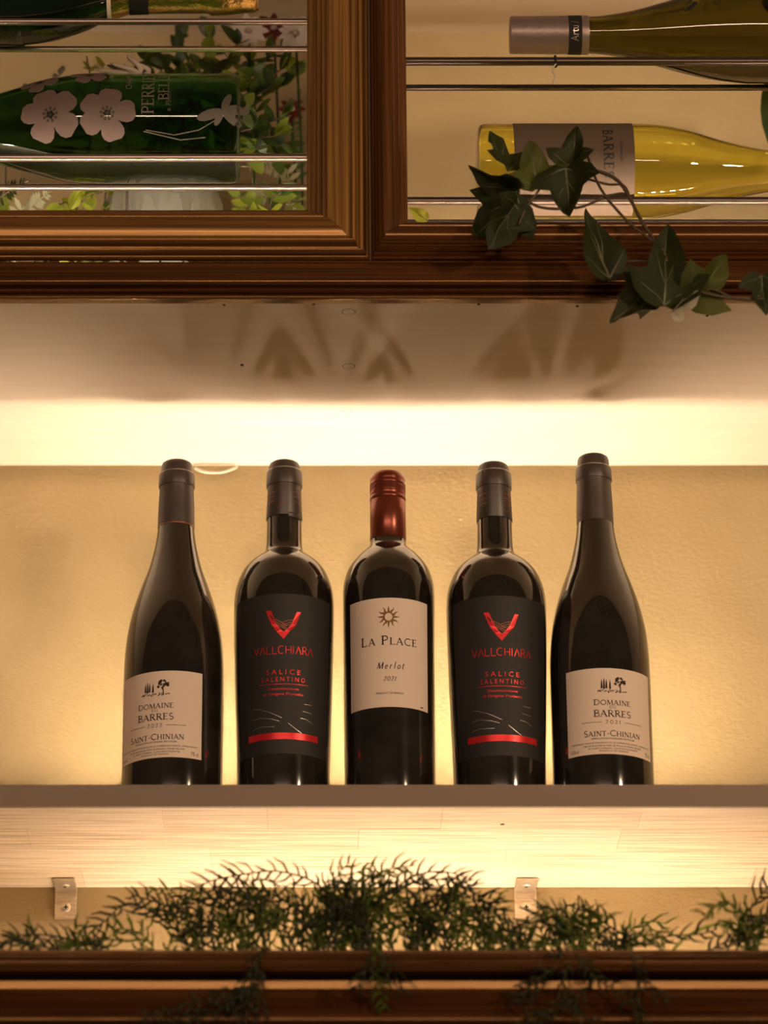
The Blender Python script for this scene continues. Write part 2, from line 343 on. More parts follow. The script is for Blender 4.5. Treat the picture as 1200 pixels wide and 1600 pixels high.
# ------------------------------------------------------------------ rods
def rod(v_front, v_rear, yfr, ua, ub, m, label, rad=(0.0026, 0.0026)):
    out = []
    pf = P(600, v_front, yfr); z = pf.z
    pr = PZ(600, v_rear, z)
    xa = ua; xb = ub
    for (yy, r, nm) in ((pf.y, rad[0], 'front'), (pr.y, rad[1], 'rear')):
        o = MB().tube([(xa, 0, 0), (xb, 0, 0)], r, 16).build('display_rod', m, smooth=True, loc=(0, yy, z), angle=40)
        tag(o, label % nm, 'rod'); out.append((yy, z, r))
    return out
xl0, xl1, xr0, xr1 = X0 + 0.018, xd - 0.008, xd + 0.008, X1 - 0.018
RL1 = rod(34, 77, -0.316, xl0, xl1, M_rod, '%s steel rod carrying the gold-necked bottle above the green champagne bottle', (0.0028, 0.0026))
RL2 = rod(246.5, 293, -0.318, xl0, xl1, M_rod, '%s steel rod carrying the green champagne bottle', (0.0033, 0.0028))
RR1 = rod(96, 137, -0.320, xr0, xr1, M_rodd, '%s dark rod carrying the olive bottle with the pewter capsule', (0.0036, 0.0027))
RR2 = rod(314, 348, -0.322, xr0, xr1, M_rodd, '%s dark rod carrying the yellow bottle', (0.0033, 0.0027))

# ------------------------------------------------------------------ lettering
def arc(cx, cy, rx, ry, a0, a1, n=10):
    return [(cx + rx * math.cos(R(a0 + (a1 - a0) * i / n)), cy + ry * math.sin(R(a0 + (a1 - a0) * i / n))) for i in range(n + 1)]
T, t_ = 0.125, 0.06
G = {  # advance, strokes (points, width), serif feet (x, y)
 'A': (0.78, [([(0.06,0),(0.37,1)],t_), ([(0.36,1),(0.70,0)],T), ([(0.16,0.34),(0.58,0.34)],t_)], [(0.06,0),(0.70,0)]),
 'B': (0.62, [([(0.12,0),(0.12,1)],T), ([(0.12,0.97)]+arc(0.30,0.76,0.22,0.21,90,-90)+[(0.12,0.55)],0.08), ([(0.12,0.53)]+arc(0.32,0.28,0.26,0.25,90,-90)+[(0.12,0.03)],0.08)], [(0.08,0),(0.08,1)]),
 'C': (0.80, [(arc(0.46,0.5,0.40,0.48,45,315,16),0.09)], []),
 'D': (0.82, [([(0.12,0),(0.12,1)],T), ([(0.12,0.97)]+arc(0.32,0.5,0.42,0.47,90,-90,14)+[(0.12,0.03)],0.08)], [(0.08,0),(0.08,1)]),
 'E': (0.60, [([(0.12,0),(0.12,1)],T), ([(0.12,0.97),(0.52,0.97)],t_), ([(0.12,0.52),(0.44,0.52)],t_), ([(0.12,0.03),(0.54,0.03)],t_), ([(0.52,1),(0.52,0.86)],0.05), ([(0.54,0),(0.54,0.16)],0.05)], [(0.08,0),(0.08,1)]),
 'H': (0.84, [([(0.14,0),(0.14,1)],T), ([(0.70,0),(0.70,1)],T), ([(0.14,0.52),(0.70,0.52)],t_)], [(0.14,0),(0.14,1),(0.70,0),(0.70,1)]),
 'I': (0.36, [([(0.18,0),(0.18,1)],T)], [(0.18,0),(0.18,1)]),
 'L': (0.60, [([(0.14,0),(0.14,1)],T), ([(0.12,0.03),(0.54,0.03)],t_), ([(0.54,0),(0.54,0.18)],0.05)], [(0.14,0),(0.14,1)]),
 'M': (0.98, [([(0.12,0),(0.18,1)],t_), ([(0.18,1),(0.48,0.05)],T), ([(0.48,0.05),(0.80,1)],t_), ([(0.80,1),(0.86,0)],T)], [(0.12,0),(0.86,0),(0.15,1),(0.82,1)]),
 'N': (0.86, [([(0.14,0),(0.14,1)],t_), ([(0.14,1),(0.72,0)],T), ([(0.72,0),(0.72,1)],t_)], [(0.14,0),(0.10,1),(0.72,1)]),
 'O': (0.90, [(arc(0.45,0.5,0.39,0.48,0,360,22),0.095)], []),
 'P': (0.60, [([(0.14,0),(0.14,1)],T), ([(0.14,0.97)]+arc(0.32,0.73,0.23,0.24,90,-90)+[(0.14,0.49)],0.08)], [(0.14,0),(0.10,1)]),
 'R': (0.72, [([(0.14,0),(0.14,1)],T), ([(0.14,0.97)]+arc(0.32,0.75,0.22,0.22,90,-90)+[(0.14,0.53)],0.08), ([(0.30,0.53),(0.66,0)],T)], [(0.14,0),(0.10,1),(0.66,0)]),
 'S': (0.56, [(arc(0.28,0.745,0.19,0.235,40,270,10)+arc(0.28,0.27,0.21,0.24,90,-145,10),0.09)], []),
 'T': (0.68, [([(0.34,0),(0.34,1)],T), ([(0.04,0.97),(0.64,0.97)],t_), ([(0.05,1),(0.05,0.84)],0.05), ([(0.63,1),(0.63,0.84)],0.05)], [(0.34,0)]),
 'U': (0.80, [([(0.14,1),(0.14,0.36)]+arc(0.40,0.30,0.26,0.28,180,360,10)+[(0.66,0.36),(0.66,1)],0.09)], [(0.14,1),(0.66,1)]),
 'F': (0.56, [([(0.12,0),(0.12,1)],T), ([(0.12,0.97),(0.52,0.97)],t_), ([(0.12,0.52),(0.44,0.52)],t_)], [(0.12,0)]),
 'G': (0.84, [(arc(0.46,0.5,0.40,0.48,45,340,16),0.09), ([(0.80,0.0),(0.80,0.4)],T)], [(0.78,0.4)]),
 '-': (0.40, [([(0.06,0.38),(0.34,0.38)],0.07)], []),
 '2': (0.58, [(arc(0.28,0.74,0.20,0.24,160,-30,9)+[(0.06,0.04),(0.52,0.04)],0.09)], []),
 '0': (0.66, [(arc(0.33,0.5,0.26,0.47,0,360,18),0.09)], []),
 '1': (0.40, [([(0.08,0.84),(0.20,0.98),(0.20,0)],0.10)], [(0.20,0)]),
 'e': (0.50, [([(0.08,0.34),(0.42,0.40)]+arc(0.25,0.31,0.18,0.30,20,320,10),0.075)], []),
 'r': (0.42, [([(0.12,0),(0.14,0.60)],0.09), (arc(0.26,0.42,0.13,0.17,160,50,5),0.08)], []),
 'l': (0.30, [([(0.14,0.06),(0.14,1.08)],0.09), ([(0.14,0.06),(0.22,0.0)],0.06)], []),
 'o': (0.52, [(arc(0.26,0.30,0.19,0.29,0,360,14),0.08)], []),
 't': (0.36, [([(0.16,0.86),(0.14,0.08),(0.24,0.0),(0.30,0.06)],0.085), ([(0.04,0.60),(0.30,0.60)],0.06)], []),
 ' ': (0.40, [], []), "'": (0.2, [([(0.1,1),(0.1,0.78)],0.07)], []), '.': (0.26, [([(0.10,0.05),(0.17,0.05)],0.1)], []),
}
def stroke2d(pts, width, step):
    """ribbon quads along a polyline, subdivided"""
    q = []
    for (x0, y0), (x1, y1) in zip(pts, pts[1:]):
        L = math.hypot(x1-x0, y1-y0); n = max(1, int(L / step))
        q += [(x0 + (x1-x0)*i/n, y0 + (y1-y0)*i/n) for i in range(n)]
    q.append(pts[-1]); vs = []; closed = math.hypot(pts[0][0]-pts[-1][0], pts[0][1]-pts[-1][1]) < 1e-6
    m = len(q)
    for i in range(m):
        a = q[i-1] if i > 0 else (q[-2] if closed else q[0]); b = q[i+1] if i < m-1 else (q[1] if closed else q[-1])
        dx, dy = b[0]-a[0], b[1]-a[1]; L = math.hypot(dx, dy) or 1; nx, ny = -dy/L*width/2, dx/L*width/2
        vs += [(q[i][0]+nx, q[i][1]+ny), (q[i][0]-nx, q[i][1]-ny)]
    return vs, [(2*i, 2*i+1, 2*i+3, 2*i+2) for i in range(m-1)]
class Flat:
    def __init__(s): s.v = []; s.f = []
    def add(s, vs, fs):
        o = len(s.v); s.v += vs; s.f += [tuple(i+o for i in f) for f in fs]
    def stroke(s, pts, width, step=0.002): s.add(*stroke2d(pts, width, step))
    def poly(s, pts, rings=4):
        n = len(pts); cx = sum(p[0] for p in pts) / n; cy = sum(p[1] for p in pts) / n
        if max(math.hypot(p[0]-cx, p[1]-cy) for p in pts) < 0.0015: s.add(list(pts), [tuple(range(n))]); return
        vs = [(cx, cy)]
        for j in range(1, rings + 1): vs += [(cx + (p[0]-cx)*j/rings, cy + (p[1]-cy)*j/rings) for p in pts]
        fs = [(0, 1+k, 1+(k+1) % n) for k in range(n)]
        for j in range(rings - 1):
            a = 1 + j*n; fs += [(a+k, a+n+k, a+n+(k+1) % n, a+(k+1) % n) for k in range(n)]
        s.add(vs, fs)
    def disc(s, x, y, r, ry=None, n=12): s.poly([(x + r*math.cos(2*PI*k/n), y + (ry or r)*math.sin(2*PI*k/n)) for k in range(n)])
    def serif(s, txt, x, y, h, width=None, sp=0.06, italic=0.0, serifs=True, small=1.0, bold=1.0):
        """centred on x, baseline y; words' first letters stay full size when small<1"""
        pos = []; cx = 0; first = True
        for c in txt:
            k = 1.0 if (first or c.isdigit()) else small
            if c == ' ' or c == '-': first = True
            else: first = False
            if c == '-': k = 1.0
            pos.append((c, cx, k)); cx += (G[c][0] + sp) * k
        tot = cx - sp; sx = (width / (tot * h)) if width else 1.0
        for c, px, k in pos:
            def mp(p): return (x + (px + p[0]*k - tot/2) * h * sx + italic * p[1]*k*h, y + p[1]*k*h)
            for pts, wd in G[c][1]: s.stroke([mp(p) for p in pts], wd * h * k * bold, 0.002)
            if serifs:
                for fx, fy in G[c][2]:
                    yy = fy - 0.025 if fy > 0.5 else 0.025
                    s.stroke([mp((fx - 0.13, yy)), mp((fx + 0.13, yy))], 0.05 * h * k * bold)
    def sans(s, txt, x, y, h, width=None, rot=0):
        cu = bpy.data.curves.new('txt', 'FONT'); cu.body = txt; cu.size = 1.0; cu.align_x = 'CENTER'; cu.resolution_u = 2
        ob = bpy.data.objects.new('txt', cu); col.objects.link(ob)
        bpy.context.view_layer.update()
        me = bpy.data.meshes.new_from_object(ob.evaluated_get(bpy.context.evaluated_depsgraph_get()))
        xs = [v.co.x for v in me.vertices]
        if xs:
            wd = max(xs) - min(xs); cx = (max(xs) + min(xs)) / 2; k = h / 0.70; kx = (width / wd) if width else k
            s.add([(x + (v.co.x - cx) * kx, y + v.co.y * k) for v in me.vertices], [tuple(p.vertices) for p in me.polygons])
        bpy.data.objects.remove(ob); bpy.data.curves.remove(cu); bpy.data.meshes.remove(me)

# ------------------------------------------------------------------ bottles
class Bottle:
    def __init__(s, prof): s.prof = prof     # [(z, r)] rising
    def r(s, z):
        pr = s.prof
        if z <= pr[0][0]: return pr[0][1]
        for (z0, r0), (z1, r1) in zip(pr, pr[1:]):
            if z0 <= z <= z1: return r0 + (r1 - r0) * (z - z0) / max(1e-9, z1 - z0)
        return pr[-1][1]
    def wrap(s, flat, phi, zc, off):
        out = []
        for x, y in flat.v:
            z = zc + y; r = s.r(zc) ; a = phi + x / r; rr = s.r(z) + off
            out.append((rr * math.sin(a), -rr * math.cos(a), z))
        return MB().add(out, flat.f)
    def patch(s, phi, half, z0, z1, off, nx=40, nz=14, thick=0.00012):
        mb = MB(); vs = []
        for lay in (off, off - thick - 0.0006):
            for j in range(nz + 1):
                for i in range(nx + 1):
                    z = z0 + (z1 - z0) * j / nz; a = phi - half + 2*half*i/nx; rr = s.r(z) + lay
                    vs.append((rr*math.sin(a), -rr*math.cos(a), z))
        st = nx + 1; N = st * (nz + 1); fs = []
        for j in range(nz):
            for i in range(nx):
                a = j*st+i; fs.append((a, a+1, a+st+1, a+st)); fs.append((N+a, N+a+st, N+a+st+1, N+a+1))
        for i in range(nx):
            a = i; fs.append((N+a, N+a+1, a+1, a)); a = nz*st+i; fs.append((a, a+1, N+a+1, N+a))
        for j in range(nz):
            a = j*st; fs.append((N+a+st, N+a, a, a+st)) ; a = j*st+nx; fs.append((a+st, a, N+a, N+a+st))
        return mb.add(vs, fs)
def smooth_prof(pts, sub=5):
    q = crom([(z, r, 0) for z, r in pts], sub); return [(p.x, p.y) for p in q]

YB = -0.139
def prof_from_px(pts, ub, yb, z_min=0.0):
    """(v, half width px) top to bottom -> [(z, r)] rising"""
    out = []
    for v, hw in pts:
        p = P(ub, v, yb); out.append((p.z, hw / scale_at(p)))
    return sorted(out)
def base_ring(r): return [(0.0, r - 0.006), (0.0006, r - 0.003), (0.0024, r - 0.0008), (0.006, r)]

def make_burgundy(label, ub, yb, year, phi, top_v, cap_line, vol, ltop, lbot, dv=0):
    zz = lambda y: 680 + 0.35 * y + dv
    body = prof_from_px([(zz(y), h) for y, h in ((420, 28.4), (500, 32.5), (600, 41.5), (700, 54.6), (800, 66), (900, 73.5), (1000, 77), (1100, 78.2), (1250, 78.6), (1400, 78.6))], ub, yb)
    r0 = body[0][1]
    pr = base_ring(r0) + [(0.03, r0)] + body
    pr = pr[:5] + smooth_prof([q for q in pr[5:]], 5)
    B = Bottle(pr)
    x = P(ub, 1150, yb).x
    root = thing('wine_bottle', label, 'bottle', (x, yb, 0), 'red wine bottles on the pine shelf')
    MB().lathe(pr, 72).build('glass', M_glassd, root, smooth=True, angle=60)
    zb = pr[-1][0]; rb = pr[-1][1] + 0.0003
    zt_ = P(ub, top_v, yb - 0.013).z
    s = scale_at((x, yb, 0.28)); px = 1 / s
    lipb = zt_ - 43 * px
    cp = [(zb - 0.0005, rb - 0.0004), (zb, rb), (zb + 0.02, rb - 0.0004), (lipb - 0.001, 26.6 * px), (lipb - 0.0002, 26.8 * px), (lipb, 28 * px), (lipb + 0.0008, 28.4 * px), (lipb + 0.0105, 28.2 * px), (lipb + 0.0113, 27.6 * px),
          (lipb + 0.0116, 25.6 * px), (lipb + 0.0125, 25.3 * px), (zt_ - 0.0042, 24.8 * px), (zt_ - 0.0016, 23.2 * px), (zt_ - 0.0004, 20 * px), (zt_, 14 * px)]
    cap = MB().lathe(cp, 56).build('capsule', M_caps, root, smooth=True, angle=38)
    MB().lathe([(lipb + 0.0114, 25.7 * px), (lipb + 0.0117, 26.6 * px), (lipb + 0.0122, 26.4 * px), (lipb + 0.0124, 25.6 * px)], 48, cap0=False, cap1=False).build('cap_seam', M_silver, cap, smooth=True)
    if cap_line:
        MB().lathe([(zb + 0.0004, rb + 0.0001), (zb + 0.0010, rb + 0.0001)], 48, cap0=False, cap1=False).build('foil_line', M_copper, cap, smooth=True)
    yl = yb - B.r(0.1)
    z1, z0 = P(ub, ltop, yl).z, P(ub, lbot, yl).z
    lab = B.patch(phi, R(55), z0, z1, 0.0003).build('label', M_paper, root, smooth=True, angle=40)
    H = z1 - z0
    def lz(v): return z1 - (v - 1048) / 135 * H - (z0 + z1) / 2
    W = lambda n: n * px
    f = Flat()
    f.serif('DOMAINE', 0, lz(1106), W(8.6), W(57), small=0.88, bold=1.35)
    f.serif('DU', 0, lz(1111.5), W(4.2), W(10), bold=1.2)
    f.serif('BARRES', 0, lz(1124.5), W(10.6), W(58), small=0.95, bold=1.35)
    f.serif(year, 0, lz(1135.5), W(5.4), W(24), sp=0.25, bold=1.4)
    f.serif('SAINT-CHINIAN', 0, lz(1155), W(9.2), W(90), small=0.84, bold=1.35)
    B.wrap(f, phi, (z0 + z1) / 2, 0.00045).build('lettering', M_ink, lab)
    f = Flat()
    f.sans("APPELLATION D'ORIGINE PROTEGEE", 0, lz(1160), W(2.7), W(68))
    f.sans('IMPORTED BY VINTAGE WHOLESALE LTD, 25 CUMBERLAND AVENUE, LONDON NW10', 0, lz(1166.5), W(2.3), W(132))
    f.sans('MIS EN BOUTEILLE PAR LES PRODUCTEURS REUNIS', 0, lz(1171.2), W(2.5), W(92))
    f.sans('AT SAINT-CHINIAN - CONTAINS SULPHITES', 0, lz(1175.4), W(2.5), W(78))
    f.sans('PRODUCT OF FRANCE', 0, lz(1179.2), W(2.4), W(44))
    f.sans('75 cl', W(62), lz(1179), W(6.2), W(12)); f.sans(vol, W(-61), lz(1178.5), W(5.2), W(13))
    f.stroke([(W(-48), lz(1133)), (W(-17), lz(1133))], W(0.6)); f.stroke([(W(17), lz(1133)), (W(48), lz(1133))], W(0.6))
    B.wrap(f, phi, (z0 + z1) / 2, 0.00045).build('small_lettering', M_ink, lab)
    # little engraving: cypresses, a spreading tree and scrub
    e = Flat(); rg = random.Random(5)
    for cx, cy, hh in ((-16, 1071, 9), (-12.5, 1069, 12), (-9, 1071, 9), (-3.5, 1072, 9)):
        e.poly([(W(cx - 1.6), lz(cy + hh)), (W(cx + 1.6), lz(cy + hh)), (W(cx + 1.1), lz(cy)), (W(cx + 0.2), lz(cy - 6)), (W(cx - 0.9), lz(cy))])
    for k in range(26):
        a = rg.uniform(0, 2 * PI); d = math.sqrt(rg.random())
        e.disc(W(11 + 10 * d * math.cos(a)), lz(1069 - 6 * d * math.sin(a)), W(rg.uniform(1.2, 2.4)), n=7)
    e.stroke([(W(12), lz(1074)), (W(13), lz(1084))], W(1.6)); e.stroke([(W(9), lz(1073)), (W(13), lz(1080))], W(0.8))
    for k in range(34):
        xx = rg.uniform(-23, 23); e.disc(W(xx), lz(1084 + rg.uniform(-2.4, 2.8) * (1 - abs(xx) / 34)), W(rg.uniform(0.7, 1.7)), W(rg.uniform(0.5, 1.0)), n=6)
    B.wrap(e, phi, (z0 + z1) / 2, 0.00045).build('engraving', M_ink, lab)
    return root

make_burgundy('sloping-shouldered red wine bottle, cream label dated 2022, copper line round its capsule', 270, YB, '2022', R(-18.5), 714, True, '14% vol', 1048, 1183)
make_burgundy('tallest sloping-shouldered red wine bottle, cream label dated 2021, plain black capsule', 940.5, YB - 0.002, '2021', R(8.5), 704.5, False, '13,5% vol', 1044, 1178, dv=-7)

def make_black_label(label, ub, yb, phi, dv, tear):
    zz = lambda y: 680 + 0.35 * y + dv
    body = prof_from_px([(zz(y), h) for y, h in ((365, 27.0), (440, 27.4), (500, 28.3), (528, 31.0), (548, 39.5), (580, 54), (620, 65.5), (680, 74.2), (740, 77.6), (820, 78.2), (960, 77.4), (1200, 75.4), (1440, 73.0))], ub, yb)
    r0 = body[0][1] - 0.0006
    pr = base_ring(r0) + [(0.03, r0 + 0.0002)] + body
    pr = pr[:5] + smooth_prof(pr[5:], 5)
    B = Bottle(pr); x = P(ub, 1150, yb).x
    root = thing('wine_bottle', label, 'bottle', (x, yb, 0), 'red wine bottles on the pine shelf')
    MB().lathe(pr, 72).build('glass', M_glassd, root, smooth=True, angle=60)
    zt_ = P(ub, 714.5 + dv, yb - 0.013).z; s = scale_at((x, yb, 0.28)); px = 1 / s
    lipb = zt_ - 42 * px
    zb = P(ub, 803 + dv, yb - 0.0145).z
    cp = [(zb, 27.9 * px), (zb + 0.0004, 28.2 * px), (lipb - 0.001, 26.2 * px), (lipb - 0.0002, 26.4 * px), (lipb, 27.8 * px), (lipb + 0.0008, 28.2 * px), (lipb + 0.0125, 28.0 * px), (lipb + 0.0135, 27.2 * px),
          (lipb + 0.0138, 25.6 * px), (lipb + 0.0145, 25.3 * px), (zt_ - 0.0040, 24.6 * px), (zt_ - 0.0016, 23 * px), (zt_ - 0.0004, 20 * px), (zt_, 14 * px)]
    cap = MB().lathe(cp, 56, cap0=False).build('capsule', M_caps, root, smooth=True, angle=38)
    MB().lathe([(lipb + 0.0136, 25.6 * px), (lipb + 0.0139, 26.4 * px), (lipb + 0.0144, 26.2 * px), (lipb + 0.0146, 25.6 * px)], 48, cap0=False, cap1=False).build('cap_seam', M_silver, cap, smooth=True)
    C = Bottle(cp); f = Flat()
    for sd in (-1, 1):
        for k in range(3):
            yy = (lipb - 0.0085 - 0.0045 * k); f.stroke([(sd * 0.0075, 0.0005 + yy - lipb), (sd * 0.011, 0.0008 + yy - lipb), (sd * 0.0165, yy - lipb)], 0.00028)
    if tear: f.stroke([(-0.0055, zb + 0.0050 - lipb), (-0.0038, zb + 0.0085 - lipb), (-0.001, zb + 0.0105 - lipb), (0.0015, zb + 0.0108 - lipb)], 0.0004)
    if not tear:
        for k in range(4): f.stroke([(0.0075, -0.010 - 0.004 * k), (0.0098, -0.0125 - 0.004 * k), (0.0115, -0.0105 - 0.004 * k)], 0.00028)
    C.wrap(f, phi, lipb, 0.0002).build('foil_lines', M_copper, cap)
    if tear:   # loose tab of foil
        C.patch(R(42), R(28), zb - 0.0022, zb + 0.002, 0.0004, 12, 3).build('foil_tab', M_caps, cap)
    yl = yb - B.r(0.1)
    z1, z0 = P(ub, 929 + dv, yl).z, P(ub, 1176.5 + dv, yl).z; zc = (z0 + z1) / 2
    lab = B.patch(phi, R(64), z0, z1, 0.0003).build('label', M_paperb, root, smooth=True, angle=40)
    H = z1 - z0; lz = lambda v: z1 - (v - 929) / 247.5 * H - zc
    W = lambda n: n / scale_at((x, yl, 0.1))
    f = Flat()
    # the big V
    f.add([(W(-27), lz(955)), (W(-19), lz(955)), (W(-10), lz(977)), (W(-18.5), lz(977)), (W(0.5), lz(989)), (W(0), lz(1000)), (W(-10), lz(989)), (W(-4.5), lz(985))],
          [(0, 3, 2, 1), (3, 6, 7, 2), (6, 5, 4, 7)])
    f.add([(W(27), lz(957)), (W(20.5), lz(957)), (W(13), lz(975)), (W(19), lz(978)), (W(0.5), lz(989)), (W(0), lz(1000)), (W(10), lz(988)), (W(5.5), lz(985))],
          [(0, 1, 2, 3), (3, 2, 7, 6), (6, 7, 4, 5)])
    B.wrap(f, phi, zc, 0.0005).build('emblem', M_redfoil, lab)
    f = Flat()
    for a, b, c in ((969, 974, 980), (972, 978, 984), (976, 981, 987)):
        f.stroke([(W(-13), lz(a)), (W(-5), lz(b - 1)), (W(6), lz(c))], W(0.5)); f.stroke([(W(15), lz(a + 1)), (W(7), lz(b - 3)), (W(-1), lz(b))], W(0.45))
    B.wrap(f, phi, zc, 0.0005).build('emblem_lines', M_copper, lab)
    f = Flat()
    # VALLCHIARA: the As have no crossbar
    xs = [-47, -37, -27, -17.5, -8, 4, 14.5, 19.5, 30, 39.5]; bl, tp = lz(1023), lz(1011)
    for c, x0 in zip('VALLCHIARA', xs):
        w_ = 8.2; S = lambda pts: f.stroke([(W(x0 + a * w_), bl + b * (tp - bl)) for a, b in pts], W(1.3))
        if c == 'V': S([(-0.1, 1), (0.45, 0), (0.9, 0.9)])
        if c == 'A': S([(0, 0), (0.5, 1), (1.0, 0)])
        if c == 'L': S([(0.1, 1), (0.1, 0), (0.95, 0)])
        if c == 'C': S([(a, b) for a, b in arc(0.62, 0.5, 0.62, 0.5, 60, 300, 10)])
        if c == 'H': S([(0, 0), (0, 1)]); S([(0.95, 0), (0.95, 1)]); S([(0, 0.5), (0.95, 0.5)])
        if c == 'I': S([(0.1, 0), (0.1, 1)])
        if c == 'R': S([(0.05, 0), (0.05, 1), (0.6, 1), (0.8, 0.75), (0.6, 0.5), (0.1, 0.5)]); S([(0.4, 0.5), (0.9, 0)])
    f.sans('S A L I C E', 0, lz(1055), W(8), W(54)); f.sans('S A L E N T I N O', 0, lz(1066), W(7.4), W(70))
    f.stroke([(W(-40), lz(1070)), (W(40), lz(1070))], W(0.9))
    f.sans('Denominazione', 0, lz(1079), W(4.2), W(48)); f.sans('di Origine Protetta', 0, lz(1087), W(4.2), W(64))
    B.wrap(f, phi, zc, 0.0005).build('lettering', M_redfoil, lab)
    f = Flat()
    for pts in ([(-52, 1105), (-42, 1106), (-24, 1112), (-2, 1122)], [(-53, 1122), (-40, 1120), (-20, 1123), (-6, 1127)], [(-53, 1137), (-40, 1134), (-14, 1135)],
                [(8, 1130), (20, 1138), (30, 1144)], [(34, 1099), (48, 1099)], [(32, 1110), (48, 1112)], [(28, 1121), (38, 1122), (50, 1127)]):
        f.stroke([(W(a), lz(b)) for a, b in pts], W(0.6))
    B.wrap(f, phi, zc, 0.0005).build('silver_lines', M_silver, lab)
    f = Flat()
    f.stroke([(W(-62), lz(1149.5)), (W(62), lz(1149.5))], W(10.5), 0.001)
    B.wrap(f, phi, zc, 0.0005).build('red_band', M_redfoil, lab)
    return root
make_black_label('broad-shouldered wine bottle with black label and torn capsule foil', 443, YB, R(0), 0, True)
make_black_label('broad-shouldered wine bottle with black label and neatly cut capsule', 779.5, YB, R(2.5), 3, False)

def make_merlot():
    ub, yb = 609, YB
    zz = lambda y: 680 + 0.35 * y
    body = prof_from_px([(zz(y), h) for y, h in ((440, 26.8), (478, 27.4), (500, 29.6), (518, 35.5), (550, 48), (600, 61.8), (650, 68.6), (700, 71.2), (800, 71.4), (1000, 71.2), (1440, 71.0))], ub, yb)
    r0 = body[0][1]
    pr = base_ring(r0) + [(0.03, r0)] + body
    pr = pr[:5] + smooth_prof(pr[5:], 5)
    B = Bottle(pr); x = P(ub, 1150, yb).x
    root = thing('wine_bottle', 'red wine bottle with oxblood screw cap and cream sun label mid row', 'bottle', (x, yb, 0), 'red wine bottles on the pine shelf')
    MB().lathe(pr, 72).build('glass', M_glassd, root, smooth=True, angle=60)
    zt_ = P(ub, 733, yb - 0.012).z; px = 1 / scale_at((x, yb, 0.28)); zb = P(ub, 836, yb - 0.0145).z
    K = lambda v: P(ub, v, yb - 0.0143).z
    rc = 28 * px
    cp = [(zb, rc - 0.0003), (zb + 0.0003, rc)] + [(K(v), rc * k) for v, k in ((800, 1.0), (775.5, 0.995), (774.5, 0.97), (773.5, 0.995), (771, 1.015), (768.5, 0.99), (766, 0.975), (765, 0.995), (763, 0.975), (761.5, 0.99),
          (760, 0.985), (752.5, 0.985), (751.5, 0.965), (750.5, 0.99), (748.5, 1.0), (746, 0.97), (744, 0.97), (742.5, 0.985), (740, 0.975), (737, 0.93))] + [(zt_ - 0.0008, rc * 0.86), (zt_, rc * 0.72), (zt_ + 0.0001, rc * 0.3)]
    cap = MB().lathe(cp, 64, cap0=False).build('screw_cap', M_capred, root, smooth=True, angle=50)
    mb = MB(); za, zb2 = K(759.6), K(753)
    for k in range(72):
        a = 2 * PI * k / 72; ca, sa = math.cos(a), math.sin(a); wd = 0.00028
        r1 = rc * 0.985; r2 = r1 + 0.0003
        q = []
        for rr_ in (r1 - 0.0002, r2):
            for tw in (-wd, wd):
                for z in (za, zb2): q.append((rr_*sa + tw*ca, -rr_*ca + tw*sa, z))
        mb.add(q, [(4,5,7,6),(0,1,5,4),(2,6,7,3),(0,4,6,2),(1,3,7,5)])
    mb.build('knurling', M_capred, cap)
    yl = yb - B.r(0.1); z1, z0 = P(ub, 934.5, yl).z, P(ub, 1104.5, yl).z; zc = (z0 + z1) / 2; phi = R(-1.5)
    lab = B.patch(phi, R(56), z0, z1, 0.0003).build('label', M_paper, root, smooth=True, angle=40)
    lz = lambda v: z1 - (v - 934.5) / 170 * (z1 - z0) - zc
    W = lambda n: n / scale_at((x, yl, 0.1))
    f = Flat()
    f.serif('LA PLACE', 0, lz(1008), W(15), W(91), small=0.78, sp=0.14, bold=1.25)
    f.serif('Merlot', W(2), lz(1045.5), W(10.5), W(43), sp=0.22, italic=0.22, serifs=False, bold=1.3)
    f.serif('2021', W(1), lz(1064), W(7), W(20), sp=0.14, italic=0.2, bold=1.35)
    f.sans('PRODUCT OF FRANCE', W(1), lz(1084.5), W(3), W(43)); f.stroke([(W(53), lz(1100)), (W(59), lz(1100))], W(1.6))
    B.wrap(f, phi, zc, 0.0005).build('lettering', M_ink, lab)
    e = Flat(); cy = 964.5
    ring = [(W(6.9 * math.cos(2*PI*k/24)), lz(cy - 6.9 * math.sin(2*PI*k/24))) for k in range(25)]
    e.stroke(ring, W(1.7))
    for k in range(12):
        a = 2 * PI * k / 12 + PI / 2; wob = 0 if k % 3 == 0 else (1 if k % 2 else -1)
        q = []
        for d, hw in ((7, 2.0), (10, 1.5), (13, 1.0), (17.2, 0.15)):
            off = wob * 1.0 * math.sin((d - 7) / 10 * 2 * PI)
            q.append([(d*math.cos(a) - (off+sg*hw)*math.sin(a), d*math.sin(a) + (off+sg*hw)*math.cos(a)) for sg in (-1, 1)])
        vs = [(W(p[0]), lz(cy - p[1])) for pr_ in q for p in pr_]
        e.add(vs, [(2*i, 2*i+2, 2*i+3, 2*i+1) for i in range(3)])
    B.wrap(e, phi, zc, 0.0005).build('sun_emblem', M_inkgold, lab)
make_merlot()

# ------------------------------------------------------------------ lying bottles
def rest_axis(rods, r):
    """height and depth of the axis of a cylinder of radius r lying on two rods"""
    (ya, za, ra), (yb, zb, rb) = rods; ym = (ya + yb) / 2; h = math.sqrt(max(1e-6, (r + (ra + rb) / 2) ** 2 - ((ya - yb) / 2) ** 2))
    return ym, za + h
def lying(name, label, rods, r, x_base, neck_dir, prof, m, capz=None):
    ym, z = rest_axis(rods, r)
    root = thing(name, label, 'bottle', (x_base, ym, z), 'bottles lying on rods in the frames', rot=(0, R(90) * neck_dir, 0))
    pr = base_ring(r) + smooth_prof(prof, 5)
    MB().lathe(pr, 80).build('glass', m, root, smooth=True, angle=60)
    return root, Bottle(pr), ym, z
